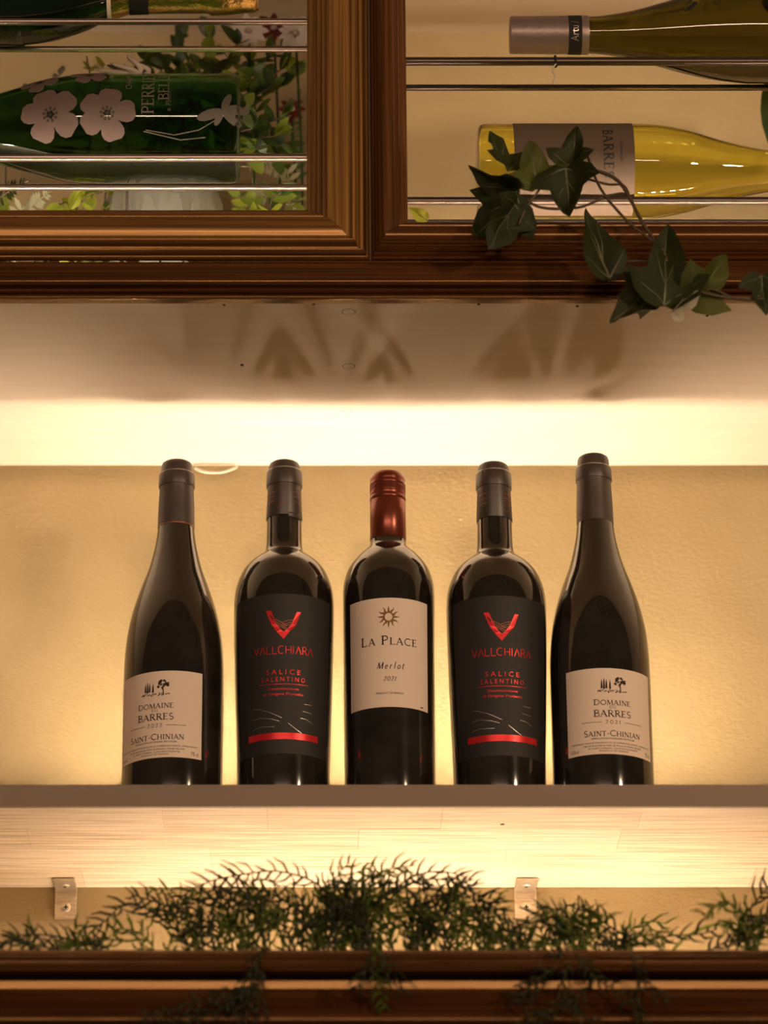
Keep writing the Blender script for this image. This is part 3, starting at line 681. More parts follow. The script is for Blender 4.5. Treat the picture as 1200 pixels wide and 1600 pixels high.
# yellow bottle, base to the left
rY = 0.0385
ymY = (RR2[0][0] + RR2[1][0]) / 2
xY = P(746, 280, ymY).x
B_, S_ = None, scale_at(P(900, 280, ymY)); q_ = 1 / S_
yel, BY, ymY, zY = lying('wine_bottle', 'clear bottle of yellow wine with brown label, ivy leaves over it', RR2, rY, xY, 1,
    [(0.02, rY), (0.10, rY), (255*q_, rY), (290*q_, rY*0.965), (330*q_, rY*0.86), (380*q_, rY*0.66), (430*q_, rY*0.50), (480*q_, rY*0.41), (560*q_, rY*0.38), (610*q_, rY*0.38)], M_yellow)
lb = BY.patch(R(18), R(76), 54*q_, 240*q_, 0.0004).build('label', M_backlabel, yel, smooth=True, angle=40)
f = Flat(); f.serif('BARRES', 0, -0.004, 0.0078, 0.044, sp=0.14, bold=1.5); f.sans('DOMAINE', 0, 0.009, 0.002, 0.018)
BY.wrap(f, R(2), 200*q_, 0.0006).build('lettering', M_black, lb)
MB().lathe([(0.0004, 0.004), (0.006, 0.012), (0.0008, 0.030), (0.0004, 0.033)], 48).build('punt', M_yellow, yel, smooth=True)
pr_c = [(0.300, rY*0.39), (0.3005, rY*0.395), (0.318, rY*0.385), (0.320, rY*0.36)]
MB().lathe(pr_c, 40).build('capsule', M_pinkfoil, yel, smooth=True, angle=40)
# olive bottle, neck to the left
rO = 0.040; ymO = (RR1[0][0] + RR1[1][0]) / 2; qo = 1 / scale_at(P(1000, 80, ymO))
LO = 0.335; xO = P(797, 85, ymO).x + LO
zc_ = LO - 122 * qo
olv, BO, ymO, zO = lying('wine_bottle', 'olive bottle lying high in the dark frame, pewter capsule on its neck', RR1, rO, xO, -1,
    [(0.02, rO), (LO - 400*qo, rO), (LO - 360*qo, rO*0.985), (LO - 310*qo, rO*0.90), (LO - 260*qo, rO*0.75), (LO - 200*qo, rO*0.53), (LO - 160*qo, rO*0.43), (zc_, rO*0.385), (LO - 0.004, rO*0.375)], M_olive)
cpO = [(zc_ - 0.0005, rO*0.40), (zc_, rO*0.405), (zc_ + 0.012, rO*0.40), (LO - 0.003, rO*0.39), (LO - 0.0006, rO*0.385), (LO, rO*0.36)]
capO = MB().lathe(cpO, 48, cap0=False).build('capsule', M_pinkfoil, olv, smooth=True, angle=40)
CO = Bottle(cpO)
MB().lathe([(zc_ + 0.0055, rO*0.4065), (zc_ + 0.0165, rO*0.4035)], 48, cap0=False, cap1=False).build('capsule_band', M_black, capO, smooth=True)
f = Flat(); f.sans('Artu /', 0, 0, 0.0065, 0.017); CO.wrap(f, R(-16), zc_ + 0.0085, 0.0006).build('lettering', M_silver, capO)
f = Flat()
f.stroke([(0.006, -0.004), (-0.001, 0.008), (-0.002, 0.02), (0.001, 0.03)], 0.0008); f.stroke([(0.004, 0.006), (0.010, 0.002), (0.012, -0.008)], 0.0012)
f.poly([(-0.004, 0.008), (0.006, 0.0), (0.004, -0.004), (-0.003, 0.002)]); f.sans('ATH', 0.004, -0.022, 0.006, 0.013)
BO.wrap(f, R(14), LO - 283*qo, 0.0004).build('emblem', M_black, olv)
# green champagne bottle, base to the right
rG = 0.0450; ymG = (RL2[0][0] + RL2[1][0]) / 2; qg = 1 / scale_at(P(200, 212, ymG)); xG = P(375, 212, ymG).x
grn, BG, ymG, zG = lying('champagne_bottle', 'green champagne bottle painted with pink flowers lying on two rods', RL2, rG, xG, -1,
    [(0.014, rG), (0.06, rG), (225*qg, rG), (270*qg, rG*0.965), (320*qg, rG*0.84), (380*qg, rG*0.64), (440*qg, rG*0.48), (500*qg, rG*0.38), (560*qg, rG*0.35)], M_green)
MB().lathe([(0.0003, 0.005), (0.012, 0.012), (0.0010, 0.034), (0.0003, 0.037)], 48).build('punt', M_blackglass, grn, smooth=True)
def petal_flower(f, d, x, y, r, n, rot):
    for k in range(n):
        a = rot + 2*PI*k/n + 0.12*math.sin(5*k); pts = []
        for t in range(14):
            th = 2*PI*t/14; lx = 0.56 + 0.46*math.cos(th); ly = 0.52*math.sin(th)*(0.75 + 0.25*math.cos(th))
            if lx > 0.98: lx -= 0.05
            pts.append((x + r*(lx*math.cos(a) - ly*math.sin(a)), y + r*(lx*math.sin(a) + ly*math.cos(a))))
        f.poly(pts)
    for k in range(9):
        a = 2*PI*k/9; d.disc(x + r*0.22*math.cos(a), y + r*0.22*math.sin(a), r*0.05, n=6); d.stroke([(x, y), (x + r*0.22*math.cos(a), y + r*0.22*math.sin(a))], r*0.02)
# on this bottle local x points up and local z to the left; zc values count from the base on the right
def gx(u): return (375 - u) * qg
for (u, ph, r, n, rot, nm) in ((84, -12, 0.0245, 5, 0.3, 'a'), (172, -12, 0.0235, 5, 1.0, 'b'), (64, 44, 0.016, 5, 0.5, 'c'), (142, 46, 0.016, 5, 0.2, 'd')):
    f = Flat(); d = Flat(); petal_flower(f, d, 0, 0, r, n, rot)
    fl = BG.wrap(f, R(ph), gx(u), 0.0004).build('painted_flower', M_petal, grn); fl['label'] = 'pink enamel flower'
    BG.wrap(d, R(ph), gx(u), 0.0006).build('stamens', M_petaldark, fl)
f = Flat()
for pts in ([(-0.012, 0.002), (-0.016, 0.025), (-0.012, 0.045), (-0.002, 0.062)], [(-0.013, 0.0), (-0.020, 0.03), (-0.018, 0.05)]):
    f.stroke([(a, -b + 0.03) for a, b in [(x, z) for x, z in pts]], 0.0009)
for (x, y, a, L) in ((0.012, -0.034, 1.9, 0.022), (-0.008, -0.030, -1.5, 0.022), (0.0, -0.034, 2.7, 0.014), (-0.002, -0.038, -0.4, 0.016), (0.0, -0.026, -2.3, 0.020)):
    pts = []
    for t in range(12):
        th = 2*PI*t/12; lx = L*(0.5 + 0.5*math.cos(th)); ly = L*0.2*math.sin(th)
        pts.append((0.004 + lx*math.cos(a) - ly*math.sin(a), -0.034 + lx*math.sin(a) + ly*math.cos(a)))
    f.poly(pts)
BG.wrap(f, R(-14), gx(285), 0.0004).build('painted_leaves', M_enamel, grn)
f = Flat()
f.serif('PERRIER', 0.012, -0.004, 0.0098, 0.050, bold=1.1); f.serif('BELLE', 0.016, -0.016, 0.0085, 0.034, bold=1.1)
BG.wrap(f, R(4), gx(236), 0.0005).build('lettering', M_petal, grn)
f = Flat(); f.sans('CHAMP', 0.012, 0, 0.005, 0.020); BG.wrap(f, R(14), gx(209), 0.0005).build('small_lettering', M_petal, grn)
f = Flat(); f.sans('e 750ml', 0, 0, 0.0042, 0.018); BG.wrap(f, R(2), gx(270), 0.0005).build('volume_mark', M_enamel, grn)
# gold-necked bottle above, base off to the left
rN = 0.0445; ymN = (RL1[0][0] + RL1[1][0]) / 2; qn = 1 / scale_at(P(200, 20, ymN)); xtip = P(404, 10, ymN).x; LN = 0.300
gold, BN, ymN, zN = lying('champagne_bottle', 'nearly black champagne bottle with gold foil neck lying above the green bottle', RL1, rN, xtip - LN, 1,
    [(0.014, rN), (0.10, rN), (LN - 385*qn, rN), (LN - 350*qn, rN*0.97), (LN - 310*qn, rN*0.88), (LN - 270*qn, rN*0.72), (LN - 235*qn, rN*0.52), (LN - 205*qn, rN*0.40), (LN - 20*qn, rN*0.36), (LN - 0.004, rN*0.34)], M_blackglass)
cpN = [(LN - 232*qn, rN*0.515), (LN - 229*qn, rN*0.52), (LN - 200*qn, rN*0.415), (LN - 120*qn, rN*0.40), (LN - 80*qn, rN*0.40), (LN - 74*qn, rN*0.44), (LN - 50*qn, rN*0.43), (LN - 30*qn, rN*0.40), (LN - 0.004, rN*0.38), (LN, rN*0.33)]
go = MB().lathe(cpN, 48, cap0=False).build('gold_foil', M_gold, gold, smooth=True, angle=50)
MB().lathe([(LN - 236*qn, rN*0.545), (LN - 214*qn, rN*0.452)], 48, cap0=False, cap1=False).build('neck_band', M_paper, go, smooth=True)
MB().lathe([(LN - 202*qn, rN*0.43), (LN - 172*qn, rN*0.42)], 48, cap0=False, cap1=False).build('neck_label', M_black, go, smooth=True)

# cable tie on the dark rods
tie = thing('cable_tie', 'clear plastic cable tie looped round the dark rod under the capsule', 'cable tie', (P(868, 97, RR1[0][0]).x, RR1[0][0], RR1[0][1]))
MB().tube([(0.0008*math.sin(k*0.7), 0.0046*math.cos(2*PI*k/16), 0.0046*math.sin(2*PI*k/16)) for k in range(17)], 0.0008, 6).build('loop', M_black, tie, smooth=True)
MB().tube(crom([(0, -0.003, -0.004), (-0.003, -0.004, -0.010), (-0.001, -0.004, -0.016), (-0.003, -0.004, -0.0235)]), 0.0007, 6).build('tail', M_tie, tie, smooth=True)

# ------------------------------------------------------------------ brackets
def bracket(u, label, skew):
    pw = P(u, 1404, -0.0); x = pw.x; wd = 0.0092
    t = thing('angle_bracket', label, 'bracket', (x, 0, SHELF_B))
    zb = P(u, 1436, -0.002).z - SHELF_B; yf = PZ(u, 1371, SHELF_B).y
    th = 0.0022
    mb = MB()
    mb.box((-wd, -th, zb), (wd, 0, -0.0004)); mb.box((-wd, yf, -th - 0.0004), (wd, -th, -0.0004))
    o = mb.build('plate', M_bracket, t)
    bv = o.modifiers.new('bevel', 'BEVEL'); bv.width = 0.0007; bv.segments = 2
    zs = P(u, 1418, -0.002).z - SHELF_B
    for (loc, rot) in (((0.0004, -th, zs), (R(90), 0, 0)), ((0.0, yf * 0.5, -th - 0.0004), (R(180), 0, 0))):
        s = MB().lathe([(-0.0004, 0.0040), (0.0003, 0.0040), (0.0011, 0.0030), (0.0013, 0.0015)], 24).build('screw', M_screw, t, smooth=True, angle=35, loc=loc)
        s.rotation_euler = rot
        MB().box((-0.0018, -0.0005, 0.0009), (0.0018, 0.0005, 0.00145)).box((-0.0005, -0.0018, 0.0009), (0.0005, 0.0018, 0.00145)).build('cross_slot', M_black, s)
bracket(103, 'nickel angle bracket screwed under the shelf below the 2022 bottle', 1)
bracket(821, 'nickel angle bracket screwed under the shelf among the greenery', 0)

# ------------------------------------------------------------------ ivy
def ivy_mesh(kind, fold, curl, seed, m_main=None):
    """leaf in the xy plane, base at (0,0), tip at (0,1); three main lobes, folded along the midrib"""
    rg = random.Random(seed)
    half = {'ivy': [(0.0, 0.0), (0.10, -0.07), (0.24, -0.08), (0.38, 0.02), (0.52, 0.20), (0.40, 0.30), (0.33, 0.38), (0.36, 0.50), (0.30, 0.64), (0.19, 0.80), (0.09, 0.92), (0.0, 1.0)],
            'tri': [(0.0, 0.02), (0.16, -0.05), (0.34, 0.0), (0.55, 0.12), (0.70, 0.36), (0.48, 0.40), (0.32, 0.44), (0.30, 0.58), (0.22, 0.74), (0.13, 0.88), (0.05, 0.96), (0.0, 1.0)],
            'long': [(0.0, 0.0), (0.10, 0.0), (0.20, 0.06), (0.28, 0.18), (0.30, 0.34), (0.27, 0.46), (0.22, 0.58), (0.17, 0.70), (0.12, 0.80), (0.07, 0.90), (0.03, 0.96), (0.0, 1.0)]}[kind]
    def z(x, y): return fold * abs(x) + curl * (y - 0.4) ** 2 + 0.07 * math.sin(7 * x + seed) * math.sin(6 * y) + 0.035 * math.sin(15 * x + 2 * seed) * math.cos(11 * y)
    mb = MB(); n = len(half)
    fr = [0.0, 0.34, 0.68, 1.0]
    for sd in (-1, 1):
        vs = []
        for i, (hx, hy) in enumerate(half):
            my = i / (n - 1)
            for k in fr:
                x = sd * hx * k; y = my + (hy - my) * k; vs.append((x, y, z(x, y)))
        c = len(fr); fs = []
        for i in range(n - 1):
            for k in range(c - 1):
                a = i*c+k; q = (a, a+1, a+c+1, a+c); fs.append(q if sd > 0 else q[::-1])
        mb.add(vs, fs, 0)
    tips = [(0.0, 0.97), (half[4][0]*0.9, half[4][1]*0.95), (-half[4][0]*0.9, half[4][1]*0.95), (half[7][0]*0.7, half[7][1]*1.15), (-half[7][0]*0.7, half[7][1]*1.15)]
    for j, (tx, ty) in enumerate(tips):
        w0 = 0.016 if j == 0 else 0.010; y0 = 0.02 if j < 3 else 0.25
        L = 8; vs = []
        for i in range(L + 1):
            k = i / L; x = tx*k; y = y0 + (ty-y0)*k; wd = w0*(1-k*0.85); dx, dy = tx, ty-y0; l = math.hypot(dx, dy)
            nx, ny = -dy/l*wd, dx/l*wd
            vs += [(x+nx, y+ny, z(x+nx, y+ny)+0.006), (x-nx, y-ny, z(x-nx, y-ny)+0.006)]
        mb.add(vs, [(2*i, 2*i+1, 2*i+3, 2*i+2) for i in range(L)], 1)
    return mb.mesh('leaf', [m_main or M_ivy, M_vein], True)
def place(base, tip, roll, width=1.0):
    """matrix for a leaf from two 3D points, face turned to the viewer then rolled about its midrib"""
    b, t = Vector(base), Vector(tip); y = t - b; L = y.length; y.normalize()
    view = (CAM - b).normalized(); x = y.cross(view).normalized(); z = x.cross(y)
    rm = Matrix.Rotation(R(roll), 3, y); x, z = rm @ x, rm @ z
    m = Matrix((x * L * width, y * L, z * L)).transposed().to_4x4(); m.translation = b
    return m
YI = -0.392
ivy = thing('ivy_vine', 'artificial ivy vine with dark leaves trailing over the mahogany frame', 'ivy', P(1000, 420, -0.38))
inv = Matrix.Translation(-ivy.location)
def ileaf(kind, base, tip, roll=0, width=1.0, fold=0.25, curl=0.3, yb=YI, yt=None, m=None, seed=1):
    yt = yb if yt is None else yt
    me = ivy_mesh(kind, fold, curl, seed, m); o = inst(me, 'leaf', ivy, inv @ place(P(base[0], base[1], yb), P(tip[0], tip[1], yt), roll, width)); return o
ileaf('tri', (808, 306), (738, 372), 20, 0.95, -0.2, 0.3, seed=1, m=M_ivy)           # big dark leaf, left
ileaf('tri', (812, 298), (729, 264), -38, 0.75, 0.5, -0.3, yt=-0.40, seed=2, m=M_ivy)   # its folded neighbour
ileaf('ivy', (806, 318), (757, 390), -30, 0.9, 0.35, 0.2, yb=-0.394, seed=12, m=M_ivy)
ileaf('tri', (795, 270), (762, 208), 52, 0.6, 0.3, 0.2, yb=-0.385, yt=-0.375, seed=3, m=M_ivy)  # dark leaf added in place of a shadow on the yellow bottle
ileaf('tri', (842, 296), (826, 222), 8, 0.86, 0.12, 0.2, yb=-0.388, seed=4, m=M_ivyl)
ileaf('tri', (890, 262), (904, 200), -25, 0.8, 0.3, 0.2, yb=-0.390, seed=5)
ileaf('tri', (884, 262), (892, 342), 12, 0.92, 0.30, 0.2, yb=-0.394, seed=6)
ileaf('long', (950, 442), (914, 326), 30, 0.85, 0.5, 0.1, yb=-0.394, seed=7)
ileaf('tri', (1036, 482), (1042, 354), 10, 0.66, 0.35, 0.25, yb=-0.400, seed=8)
ileaf('tri', (1075, 470), (1146, 398), 25, 0.7, 0.25, -0.5, yb=-0.396, seed=9, m=M_ivyl)
ileaf('tri', (1030, 448), (946, 502), -30, 0.7, -0.4, 0.3, yb=-0.396, seed=10)
ileaf('ivy', (1032, 474), (988, 492), 55, 0.9, 0.4, 0.2, yb=-0.393, seed=13)
ileaf('ivy', (1048, 484), (1096, 448), 60, 0.75, 0.5, 0.2, yb=-0.404, seed=14, m=M_under)
ileaf('tri', (1190, 430), (1196, 496), -10, 0.8, 0.25, 0.2, yb=-0.390, seed=11)
ileaf('long', (668, 345), (638, 324), 10, 1.0, 0.3, 0.2, yb=-0.352, seed=15, m=M_box[3])
def istem(pts, r=0.0011, m=M_stem):
    q = crom([P(u, v, y) - ivy.location for u, v, y in pts]); MB().tube(q, r, 8).build('stem', m, ivy, smooth=True)
istem([(918, 242, -0.390), (926, 268, -0.392), (945, 305, -0.394), (985, 350, -0.396), (1030, 384, -0.398), (1040, 400, -0.398)])
istem([(905, 268, -0.390), (935, 268, -0.392), (965, 282, -0.394), (985, 312, -0.396), (1005, 350, -0.397), (1030, 384, -0.398)], 0.0014)
istem([(918, 280, -0.39), (950, 288, -0.392), (975, 290, -0.394), (985, 312, -0.396)], 0.0009)
istem([(815, 310, -0.39), (850, 325, -0.391), (905, 324, -0.392), (945, 308, -0.392), (975, 303, -0.394), (988, 315, -0.395)], 0.0011)
istem([(810, 352, -0.39), (822, 325, -0.392), (840, 300, -0.392), (850, 288, -0.39)], 0.0009)
istem([(862, 270, -0.39), (880, 262, -0.392), (918, 242, -0.39)], 0.0009)
istem([(952, 440, -0.394), (965, 412, -0.396), (1000, 408, -0.398), (1030, 410, -0.398)], 0.0010)
istem([(1040, 400, -0.398), (1050, 440, -0.396), (1090, 455, -0.394), (1130, 464, -0.392), (1180, 468, -0.39), (1230, 460, -0.388)], 0.0013)
istem([(1075, 465, -0.394), (1110, 452, -0.393), (1150, 466, -0.392), (1190, 462, -0.39)], 0.0010)

# ------------------------------------------------------------------ asparagus greenery on the ledge
def sprig_mesh(pts, rg, length=0.016, dens=0.0042, m=None, spread=1.0, stem_r=0.0009, dn=0.0):
    q = crom(pts, 7); mb = MB()
    k = len(q); mb.tube(q, [stem_r * (1 - 0.6 * i / k) for i in range(k)], 5)
    L = 0.0; nxt = 0.004; side = 1; tot = sum((b - a).length for a, b in zip(q, q[1:]))
    for a, b in zip(q, q[1:]):
        seg = (b - a).length; tg = (b - a).normalized()
        while nxt <= L + seg:
            p = a.lerp(b, (nxt - L) / seg); side = -side
            ax = tg.cross(Vector((0, -1, 0)))
            if ax.length < 1e-3: ax = Vector((1, 0, 0))
            ax.normalize(); ang = rg.uniform(-1.1, 1.1)
            out = ax * (side * math.cos(ang)) + Vector((0, -1, 0)) * math.sin(ang)
            fade = 0.65 + 0.35 * math.sin(PI * min(1, nxt / tot))
            ln = length * rg.uniform(0.65, 1.3) * fade
            d1 = (tg * rg.uniform(0.45, 0.85) + out * spread).normalized(); d2 = (tg * rg.uniform(0.9, 1.5) + out * 0.6 * spread + Vector((0, 0, rg.uniform(-0.1, 0.5) - dn))).normalized()
            p1 = p + d1 * ln * 0.55; p2 = p1 + d2 * ln * 0.5
            rr_ = rg.uniform(0.0009, 0.0012)
            mb.tube([p, p1, p2], [rr_, rr_ * 0.95, rr_ * 0.35], 4)
            nxt += dens * rg.uniform(0.6, 1.4)
        L += seg
    return mb
def fern(label, anchor, sprigs, fills, seed):
    rg = random.Random(seed)
    t = thing('asparagus_fern', label, 'plant', P(anchor[0], anchor[1], -0.335), 'feathery greenery along the lowest ledge')
    def add(pts, m, **kw):
        mb = sprig_mesh([P(u, v, y) - t.location for u, v, y in pts], rg, **kw); o = mb.build('sprig', m, t, smooth=True); return o
    for s in sprigs:
        y0 = s[0]; add([(u, v, y0 + 0.004 * math.sin(i * 1.7)) for i, (u, v) in enumerate(s[1])], s[2] if len(s) > 2 else M_needle, **(s[3] if len(s) > 3 else {}))
    for (ua, ub, n, topf) in fills:
        for i in range(n):
            u = rg.uniform(ua, ub); tv = topf(u); y = rg.uniform(-0.344, -0.295)
            v0 = 1492; v1 = v0 - (v0 - tv) * rg.uniform(0.35, 0.97); lean = rg.uniform(-70, 70)
            pts = [(u, v0, y), (u + lean * 0.25, v0 + (v1 - v0) * 0.6, y - 0.003), (u + lean * 0.7, v1, y - 0.006), (u + lean * 1.25, v1 + rg.uniform(-4, 22), y - 0.010)]
            add(pts, M_needle if rg.random() < 0.6 else M_needled, length=0.015, dens=0.0044)
    return t
def top_main(u):
    pts = [(120, 1478), (160, 1440), (200, 1405), (270, 1420), (300, 1390), (400, 1372), (480, 1372), (560, 1348), (640, 1370), (700, 1375), (745, 1395), (790, 1450), (830, 1470)]
    for (a, va), (b, vb) in zip(pts, pts[1:]):
        if a <= u <= b: return va + (vb - va) * (u - a) / (b - a)
    return 1470
D = M_needled
HANG = dict(length=0.013, dens=0.0034, dn=0.5)
fern('feathery asparagus greenery heaped in a mound below the black-label bottles', (480, 1488), [
    (-0.335, [(525, 1440), (500, 1385), (440, 1362), (380, 1366), (320, 1380), (275, 1408), (252, 1432)], D),
    (-0.338, [(300, 1480), (262, 1442), (225, 1418), (195, 1412), (165, 1438), (138, 1458)], D),
    (-0.330, [(345, 1450), (290, 1425), (240, 1408), (206, 1398)], D),
    (-0.340, [(420, 1440), (370, 1410), (320, 1405), (270, 1432)], D),
    (-0.332, [(480, 1430), (420, 1395), (360, 1388), (310, 1408)], D),
    (-0.325, [(545, 1470), (535, 1410), (548, 1370), (585, 1352)], M_needle), (-0.34, [(560, 1470), (570, 1400), (600, 1362), (650, 1352)], M_needle),
    (-0.335, [(520, 1460), (510, 1400), (530, 1365), (545, 1348)], M_needle),
    (-0.338, [(590, 1410), (640, 1380), (690, 1374), (735, 1390), (768, 1420), (805, 1452)], D),
    (-0.334, [(600, 1400), (650, 1368), (695, 1362), (735, 1374)], D), (-0.330, [(640, 1420), (700, 1400), (750, 1408), (790, 1425)], D),
    (-0.345, [(660, 1450), (720, 1420), (770, 1440), (812, 1470)], D),
    (-0.362, [(415, 1482), (402, 1496), (396, 1530), (372, 1562), (335, 1602)], D, HANG), (-0.378, [(408, 1490), (400, 1520), (404, 1565), (396, 1606)], D, HANG),
    (-0.380, [(400, 1500), (370, 1548), (300, 1566), (222, 1592)], D, HANG), (-0.382, [(395, 1540), (350, 1574), (310, 1590), (262, 1608)], D, HANG), (-0.384, [(400, 1540), (380, 1575), (376, 1612)], D, HANG),
    (-0.364, [(580, 1480), (586, 1498), (592, 1535), (600, 1574)], M_needle, HANG), (-0.376, [(590, 1490), (610, 1515), (632, 1548)], D, HANG), (-0.380, [(575, 1488), (570, 1520), (556, 1545)], D, HANG),
    ], [(170, 420, 20, top_main), (380, 780, 42, top_main), (480, 660, 26, top_main)], 11)
fern('thin asparagus sprigs creeping along the ledge below the 2022 bottle', (70, 1488), [
    (-0.335, [(170, 1482), (120, 1470), (80, 1462), (45, 1460), (15, 1468), (-10, 1488)], D), (-0.33, [(200, 1470), (160, 1468), (120, 1478)], M_needle), (-0.338, [(100, 1484), (110, 1462), (122, 1446)], M_needle),
    (-0.325, [(30, 1490), (45, 1470), (52, 1452)], M_needle)], [(20, 170, 9, lambda u: 1462)], 5)
def top_right(u): return 1410 + abs(u - 905) * 0.5
fern('small tuft of asparagus greenery below the 2021 bottle, sprigs hanging down', (900, 1488), [
    (-0.336, [(960, 1482), (925, 1448), (880, 1432), (838, 1438), (800, 1464)], D), (-0.33, [(1010, 1480), (960, 1452), (925, 1428), (898, 1412)], D), (-0.34, [(870, 1480), (890, 1440), (920, 1424), (950, 1436)], M_needle),
    (-0.333, [(900, 1480), (870, 1440), (845, 1428), (822, 1432)], D), (-0.333, [(985, 1480), (1010, 1470), (1050, 1462), (1090, 1460), (1120, 1452)], D),
    (-0.364, [(880, 1482), (866, 1498), (846, 1525), (800, 1556)], D, HANG), (-0.376, [(900, 1490), (930, 1528), (960, 1545), (1000, 1560)], D, HANG), (-0.38, [(985, 1488), (1000, 1520), (1012, 1545), (1042, 1562)], D, HANG),
    (-0.382, [(890, 1500), (880, 1545), (900, 1580), (935, 1606)], D, HANG), (-0.384, [(930, 1530), (900, 1560), (850, 1585), (810, 1605)], D, HANG), (-0.38, [(1000, 1530), (990, 1570), (1010, 1604)], D, HANG), (-0.378, [(870, 1510), (830, 1540), (812, 1570)], D, HANG)],
    [(800, 1000, 30, top_right)], 9)
ff = fern('asparagus greenery at the far end of the ledge beyond the 2021 bottle', (1180, 1488), [
    (-0.336, [(1135, 1488), (1158, 1440), (1190, 1398), (1225, 1362)], D, dict(length=0.016, dens=0.0036)), (-0.33, [(1150, 1485), (1180, 1440), (1215, 1420)], D, dict(length=0.016, dens=0.0036)),
    (-0.338, [(1165, 1490), (1200, 1452), (1240, 1430)], M_needle), (-0.334, [(1100, 1490), (1140, 1470), (1190, 1462)], D)], [(1150, 1230, 6, lambda u: 1400)], 4)
q = crom([P(u, v, -0.33) - ff.location for u, v in ((1050, 1486), (1075, 1462), (1115, 1445), (1145, 1450), (1162, 1468), (1180, 1490))])
MB().tube(q, 0.0011, 8).build('stem', M_gstem, ff, smooth=True)

# ------------------------------------------------------------------ plants in the cabinet
def oval_leaf(m, bend=0.2):
    mb = MB(); n = 7; vs = []
    for i in range(n + 1):
        y = i / n; wd = 0.30 * math.sin(PI * min(1, y * 0.97 + 0.02)) ** 0.75
        for k in (-1, 0, 1): vs.append((k * wd, y, 0.25 * abs(k) * wd + bend * y * y))
    fs = []
    for i in range(n):
        for k in range(2): a = i*3+k; fs.append((a, a+1, a+4, a+3))
    return mb.add(vs, fs).mesh('leaf', m, True)
BOXL = [oval_leaf(m, b) for m in M_box for b in (0.15, -0.25)]
def leafy(name, label, base, branches, seed, size=(0.009, 0.014), pal=None, step=0.010):
    rg = random.Random(seed); t = thing(name, label, 'plant', base, 'artificial plants inside the cabinet')
    for pts in branches:
        q = crom([Vector(p) - t.location for p in pts], 8)
        MB().tube(q, [0.0013 * (1 - 0.5 * i / len(q)) for i in range(len(q))], 5).build('stem', M_twig, t, smooth=True)
        acc = 0; tot = sum((b - a).length for a, b in zip(q, q[1:])); d = 0
        for a, b in zip(q, q[1:]):
            seg = (b - a).length; d += seg; acc += seg
            if acc > step and d > tot * 0.18:
                acc = 0; tg = (b - a).normalized()
                for k in range(3):
                    o = Vector((rg.uniform(-1, 1), rg.uniform(-1.2, 0.5), rg.uniform(-0.6, 0.8))); y = (tg * 0.5 + o).normalized(); z0 = Vector((rg.uniform(-0.5, 0.5), -0.8, rg.uniform(0, 0.8)))
                    x = y.cross(z0).normalized(); z = x.cross(y); s = rg.uniform(*size)
                    mx = Matrix((x*s, y*s, z*s)).transposed().to_4x4(); mx.translation = b
                    inst(rg.choice(pal or BOXL), 'leaf', t, mx)
    return t
YP = -0.15
vb = P(257, 330, -0.135)
vase = thing('ribbed_vase', 'ribbed frosted glass vase behind the green champagne bottle', 'vase', (vb.x, -0.135, CB_T))
vtop = P(257, 286, -0.135).z - CB_T
MB().lathe([(0.0, 0.034), (0.004, 0.038), (0.06, 0.046), (vtop - 0.06, 0.052), (vtop - 0.03, 0.051), (vtop - 0.012, 0.045), (vtop, 0.036), (vtop + 0.012, 0.030), (vtop + 0.02, 0.032), (vtop + 0.018, 0.030), (vtop, 0.028)], 96, cap1=False,
    rfun=lambda a, z, r: r * (1 + 0.05 * abs(math.cos(10 * a)))).build('body', M_vase, vase, smooth=True)
b0 = Vector((vb.x, -0.135, CB_T + vtop - 0.02))
br = []
for (u, v, y) in ((300, 95, -0.15), (345, 100, -0.18), (385, 130, -0.19), (420, 165, -0.17), (440, 210, -0.18), (460, 120, -0.14), (400, 85, -0.15), (455, 180, -0.19), (250, 90, -0.15), (425, 240, -0.20), (470, 245, -0.17), (330, 60, -0.13), (440, 70, -0.15), (395, 200, -0.20), (280, 60, -0.12), (400, 110, -0.2), (385, 165, -0.2), (450, 100, -0.18), (410, 230, -0.21), (455, 225, -0.15), (430, 130, -0.2), (370, 70, -0.17), (225, 75, -0.15)):
    tp = P(u, v, y); br.append([b0 + Vector((random.uniform(-0.012, 0.012), 0, 0)), b0.lerp(tp, 0.5) + Vector((0, 0, 0.02)), tp])
leafy('boxwood_plant', 'bushy artificial boxwood rising from the ribbed vase behind the green bottle', b0, br, 21, (0.014, 0.022), [BOXL[0], BOXL[1], BOXL[2], BOXL[3], BOXL[4], BOXL[5], BOXL[0], BOXL[5]], step=0.013)
br = [[P(140, 330, -0.16), P(150, 180, -0.16), P(135, 88, -0.17)], [P(165, 300, -0.16), P(175, 160, -0.15), P(160, 105, -0.16)], [P(180, 310, -0.14), P(200, 150, -0.14), P(195, 100, -0.15)]]
br = [[Vector((b[0].x, b[0].y, CB_T))] + b for b in br]
leafy('boxwood_plant', 'slim artificial boxwood stem by the neck of the green bottle', br[0][0], br, 22, (0.008, 0.012), step=0.014)
